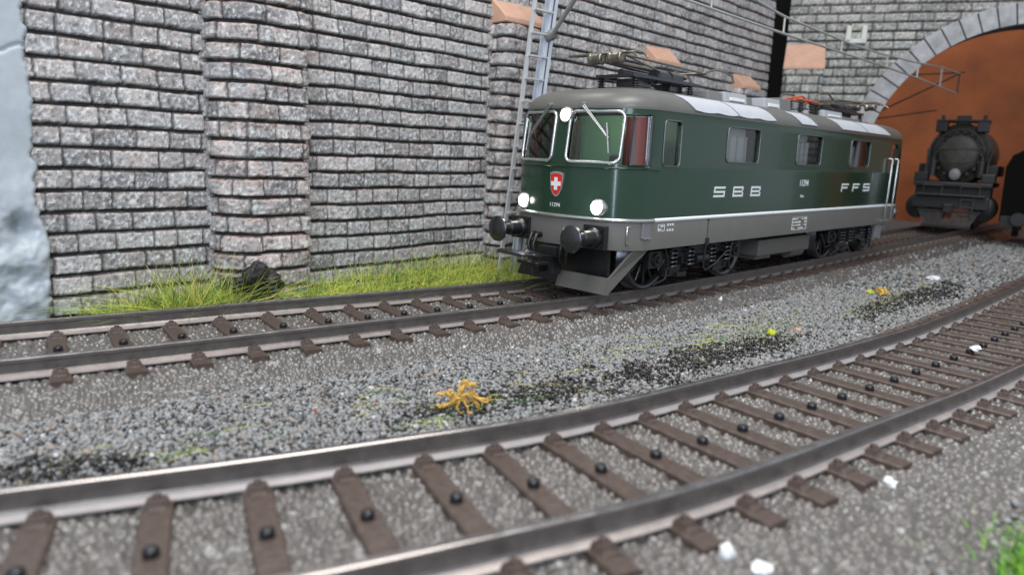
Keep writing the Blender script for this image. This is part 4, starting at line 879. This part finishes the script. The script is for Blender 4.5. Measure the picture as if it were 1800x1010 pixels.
for c in (33.6, 124.4):
    for sd in (-1, 1):
        g = G(); y = YC+sd*12.6
        g.box((c, y, 7.9), (23, 1.3, 2.2)); g.box((c, y, 6.4), (13, 1.6, 2.4)); g.box((c-13.5, y, 7.3), (5.5, 1.2, 1.3), rot=Matrix.Rotation(-.1, 3, 'Y')); g.box((c+13.5, y, 7.3), (5.5, 1.2, 1.3), rot=Matrix.Rotation(.1, 3, 'Y'))
        for s2 in (-1, 1):
            ax = c+s2*16.4; g.box((ax, y, 6.9), (5.2, 1.6, 3.6)); g.cyl((ax, y, 6.9), (ax, y+sd*1.3, 6.9), 1.7, 1.4, 16); g.cyl((ax, y, 6.9), (ax, y+sd*1.8, 6.9), .7, .7, 10)
            g.box((ax-s2*6.2, y+sd*.2, 4.0), (6, 1.3, 2.2)); g.box((ax-s2*9, y+sd*.6, 3.2), (3.6, 2.0, 1.0)); g.cyl((ax-s2*5, y+sd*.9, 3.9), (ax-s2*5, y+sd*1.2, 3.9), .5, n=8)
            g.tube([(ax-s2*2.2, y+sd*1.2, 9.6), (ax-s2*3.6, y+sd*1.4, 6), (ax-s2*3.0, y+sd*1.2, 2.6), (ax+s2*1, y+sd*.8, 1.6)], .3, 6)
        g.cyl((c-2.5, y+sd*1.2, 6.2), (c+2.5, y+sd*1.2, 6.2), 1.0, n=14)
        bg_ = mk('bogie_frame', g, M['black'], loco, bevel=.12)
        for s2 in (-1, 1):
            for q in (4.6, 11.2):
                g = G(); g.coil((c+s2*q, YC+sd*13.9, 4.8), (c+s2*q, YC+sd*13.9, 9.0), 1.05, .26, 4.5); mk('spring', g, M['dmetal'], bg_)
g = G(); g.box((77.5, YC, 6.3), (30, 26.5, 4.2)); g.box((68, YC, 4.2), (8, 24, 2.2)); g.cyl((84, YC-10.5, 3.8), (92, YC-10.5, 3.8), 1.7, n=16); mk('underfloor_tank', g, M['lowgrey'], loco, bevel=.25)
for bc, bd in (((139, YC-14.6, 7.4), (5, 2.2, 4.2)), ((146.5, YC-13.6, 8.6), (4.4, 2, 2.0)), ((10.8, YC+14.6, 7.4), (5, 2.2, 4.2))):
    g = G(); g.box(bc, bd); mk('cab_step', g, M['mgrey'], loco, bevel=.15)
g = G(); g.tube([(31.6, YC-16.2, 9.7), (31.5, YC-16.0, 4.6), (34, YC-15.2, 3.6), (38, YC-15, 4.6), (43, YC-15.2, 7.4)], .22, 6); g.box((31.8, YC-16.35, 10.2), (1.3, .3, 1.6)); mk('cable', g, M['dmetal'], loco); g = G(); g.tube([(96, YC-15, 8.5), (99, YC-15.2, 4.5), (103, YC-15.0, 5)], .22, 6); mk('cable', g, M['dmetal'], loco)
# ------------------------------------------------------------------ catenary mast and wires
mast = empty('catenary_mast', (14.8, 30, -6), 'leaning grey lattice catenary mast standing between the locomotive and the wall', 'mast')
def mp(h, a, b=0): t = (h+6)/80; return (13.6+t*10.6+a, 30+b, h)       # leaning axis
g = G(); g.prism([mp(-6, 0), mp(-6, 1.1), mp(108, 1.1), mp(108, 0)], (0, .5, 0)); mk('mast_channel', g, M['mast'], mast)
g = G(); g.prism([mp(-6, 5.9), mp(-6, 8.6), mp(108, 8.6), mp(108, 5.9)], (0, .4, 0)); g.prism([mp(-6, 5.9, 1.6), mp(-6, 8.6, 1.6), mp(108, 8.6, 1.6), mp(108, 5.9, 1.6)], (0, .4, 0)); g.prism([mp(-6, 7.0), mp(-6, 7.4), mp(108, 7.4), mp(108, 7.0)], (0, 1.8, 0)); mk('mast_beam', g, pm('mast_bright', (.66, .70, .76), .3, .35), mast)
for k in range(-1, 20):
    g = G(); h = 2+k*5.45; a = mp(h, .3, .1); g.box((a[0]+3.2, a[1]-.35, h), (6.2, 1.2, .42)); mk('mast_rung', g, M['mast'], mast)
g = G(); g.cyl(mp(56, 6.5, -1), (9.5, -1.0, 66), .55, n=10); g.cyl(mp(66, 6.5, -1), (9.5, -1.0, 67.5), .5, n=10); g.lathe(mp(56, 6.5, .5), (-.35, -3, .75), [(0, .5), (.6, 1.3), (1.2, .7), (1.8, 1.4), (2.4, .7), (3.0, 1.3), (3.8, .5)], 14); mk('bracket_arm', g, M['wire'], mast)
g = G(); g.box((16.4, 31.6, -5.6), (11, 9, 1.6)); mk('mast_foot', g, M['mast'], mast, bevel=.2)
wires = empty('overhead_wire', (60, -1, 63), 'pair of grey overhead wires with droppers running above the locomotive into the tunnel', 'overhead wire')
cw_ = [(9.5, 64.2), (41, 63.5), (73, 63.1), (91.3, 62.9), (141, 62.8), (170, 62.7), (208, 62.3), (262, 61)]
mw_ = [(9.5, 81), (41, 73.2), (73, 68.9), (90.2, 67.3), (140, 66.2), (162, 66.4), (200, 67.6), (236, 69.4), (262, 69.6)]
g = G(); g.tube([(a, -1, b) for a, b in cw_], .34, 7); mk('contact_wire', g, M['wire'], wires)
g = G(); xs = np.linspace(9.5, 262, 50); g.tube([(x, -1, float(np.interp(x, [p[0] for p in mw_], [p[1] for p in mw_]))) for x in xs], .34, 7); mk('messenger_wire', g, M['wire'], wires)
for x in (24, 52, 90.5, 131, 172, 206, 236):
    g = G(); g.cyl((x, -1, float(np.interp(x, [p[0] for p in cw_], [p[1] for p in cw_]))), (x, -1, float(np.interp(x, [p[0] for p in mw_], [p[1] for p in mw_]))), .3, n=6); mk('dropper', g, M['wire'], wires)
m2 = empty('catenary_mast', (262, 32, -6), 'dark catenary mast with bracket arms standing inside the tunnel arch', 'mast')
g = G(); g.box((262, 34, 38), (2.4, 2.4, 90)); mk('mast_post', g, M['steam'], m2)
g = G(); g.cyl((262, 34, 52), (262, -1, 69.6), .34, n=8); g.cyl((262, 34, 70), (262, -3, 70), .3, n=8); g.cyl((262, -1, 61), (262, -1, 70), .3, n=8); g.cyl((262, 34, 50), (262, 6, 54), .3, n=8); mk('bracket_arm', g, M['steam'], m2)
# ------------------------------------------------------------------ steam locomotive in the tunnel
SLX, SLY, SLA = 272, -2.2, math.radians(9)
st = empty('steam_locomotive', (SLX, SLY, 0), 'black steam locomotive facing out of the tunnel behind the green locomotive', 'locomotive')
RZ = Matrix.Rotation(SLA, 3, 'Z')
def smk(name, g, mt, parent=None, bevel=0):
    g.v = [tuple(RZ @ Vector((p[0]*.8, p[1]*.93, p[2]*1.03))+Vector((SLX, SLY, 0))) for p in g.v]; return mk(name, g, mt, parent or st, bevel=bevel)
g = G(); g.cyl((10, 0, 34), (95, 0, 34), 13.6, n=40); g.lathe((10, 0, 34), (-1, 0, 0), [(0, 13.6), (1, 13.6), (2, 13), (2.4, 12.2)], 40); smk('boiler', g, M['steamg'])
g = G(); g.lathe((8, 0, 34), (-1, 0, 0), [(-.5, 12.5), (0, 12.2), (.6, 9.5), (1.4, 9.3), (2.2, 7.5), (2.8, 4.5), (3.0, .01)], 36); g.box((5.2, 0, 36.5), (1.2, 17, .8)); sb_ = smk('smokebox_door', g, pm('smokebox_graphite', (.036,.031,.024), .5, var=.6, vscale=3))
g = G(); g.box((12, 0, 48.6), (14, 23, 1.1)); g.box((9, -8.8, 46), (8, 5, 4.6)); g.box((9, 8.8, 46), (8, 5, 4.6)); g.box((11, 0, 49), (7, 6, 4)); smk('smoke_deck', g, M['steam'], bevel=.4)
g = G(); g.tube([(4.6, 10.8*math.cos(a), 34+10.8*math.sin(a)) for a in np.linspace(.15, math.pi-.15, 16)], .35, 6); g.tube([(3.0, -7, 31), (2.4, -4, 30.2), (2.4, 4, 30.2), (3.0, 7, 31)], .3, 6)
smk('door_rail', g, M['steamg'])
for k in range(18):
    a = k*math.pi/9; g = G(); g.box((5.9, 9.9*math.cos(a), 34+9.9*math.sin(a)), (1.4, 1.3, 1.3)); smk('door_clamp', g, M['steam'])
for sd in (-1, 1):
    g = G(); g.cyl((7, sd*10.5, 24), (7, sd*10.5, 31), 2.3, n=16); g.cyl((7, sd*10.5, 31), (7, sd*10.5, 33), 1.2, n=12); smk('air_pump', g, M['steam'])
    g = G(); g.tube([(6, sd*13, 17), (4, sd*13.4, 23), (7, sd*13.2, 30), (12, sd*14, 36)], .4, 6); smk('pipe', g, M['steamg'])
    g = G(); g.cyl((9, sd*9, 48.8), (9, sd*9, 51.2), .9, n=10); smk('deck_lamp', g, M['steam'])
g = G()
for k in range(4): g.box((-5.2, -7.5, 4+k*3.4), (.6, 5, .5))
g.box((-5.2, -10, 9), (.5, .5, 13)); g.box((-5.2, -5, 9), (.5, .5, 13)); smk('ladder', g, M['steamg'])
g = G(); g.lathe((6, 0, 25), (-1, 0, 0), [(0, 2.4), (3, 2.6), (3.4, 2.3), (3.5, .01)], 20); smk('headlamp', g, M['mgrey'])
g = G(); g.box((30, 0, 20.5), (66, 34, 2)); g.box((10, 0, 16), (14, 33, 8)); g.box((6, -14.5, 23.5), (10, 6, 4)); g.box((6, 14.5, 23.5), (10, 6, 4)); g.box((50, -15, 27), (70, 5, 5)); g.box((50, 15, 27), (70, 5, 5)); smk('running_board', g, M['steam'], bevel=.4)
for sd in (-1, 1):
    g = G(); g.cyl((3, sd*14.2, 10), (20, sd*14.2, 10), 5.6, n=24); g.lathe((3, sd*14.2, 10), (-1, 0, 0), [(0, 5.6), (.6, 4.8), (1.0, .01)], 24); smk('cylinder', g, M['steam'])
g = G(); g.box((-1, 0, 12.5), (3, 33, 5.4)); g.box((-3, 0, 15.8), (8, 30, .8)); g.box((-6, 0, 10), (5, 4, 4)); smk('buffer_beam', g, M['steam'], bevel=.3)
g = G()
for i in range(-10, 11): g.prism([(-3, i*1.25-.35, 8.5), (-3, i*1.25+.35, 8.5), (-8, i*.95+.3, 2.0), (-8, i*.95-.3, 2.0)], (1.0, 0, 0))
g.box((-7, 0, 2), (2, 21, 1.1)); g.box((-2.8, 0, 8.6), (1.6, 27, 1.0)); smk('pilot', g, M['steam'])
for sd in (-1, 1):
    g = G(); g.tube([(-4.4, sd*12, 15.8), (-4.4, sd*12, 20), (-4.4, sd*4, 20), (-4.4, sd*4, 15.8)], .35, 6); smk('handrail', g, M['steamg'])
for x in (14, 30, 48, 66, 84):
    for sd in (-1, 1): g = G(); g.cyl((x, sd*8.2, 7.5), (x, sd*11, 7.5), 7.3, n=24); smk('wheel', g, M['steam'])
# dark wagon at the right edge
wg = empty('goods_wagon', (285, -52, -1), 'dark rounded wagon in shadow at the right edge beside the steam locomotive', 'wagon')
Rw = Matrix.Rotation(math.radians(9), 3, 'Z')
def wmk(name, g, mt, bevel=0):
    g.v = [tuple(Rw @ Vector(p)+Vector((268, -39.5, 0))) for p in g.v]; return mk(name, g, mt, wg, bevel=bevel)
g = G(); P = [(0, a, b) for a, b in [(-16, 6), (16, 6), (16.5, 30), (14.5, 35), (9, 38.5), (0, 39.8), (-9, 38.5), (-14.5, 35), (-16.5, 30)]]; g.prism(P, (80, 0, 0)); wmk('wagon_body', g, M['dark'], .6)
g = G(); g.box((-1, 0, 7), (2, 31, 4)); 
for sd in (-1, 1): g.cyl((-2, sd*9, 8), (-6, sd*9, 8), 1.6, n=14); g.cyl((-6, sd*9, 8), (-6.8, sd*9, 8), 2.8, n=18)
wmk('wagon_beam', g, M['steam'])
for x in (12, 60):
    for sd in (-1, 1): g = G(); g.cyl((x, sd*8.4, 5.0), (x, sd*11, 5.0), 5.6, n=22); wmk('wheel', g, M['steam'])

# ------------------------------------------------------------------ groups of look-alike things
for o in bpy.data.objects:
    if o.parent is None and 'category' in o:
        gname = {'chip': 'small chips scattered on the ballast', 'crumb': 'foam crumbs on the gravel', 'root clump': 'dried root clumps on the ground', 'mast': 'catenary masts along the track', 'locomotive': 'model locomotives on the tracks'}.get(o['category'])
        if gname: o['group'] = gname
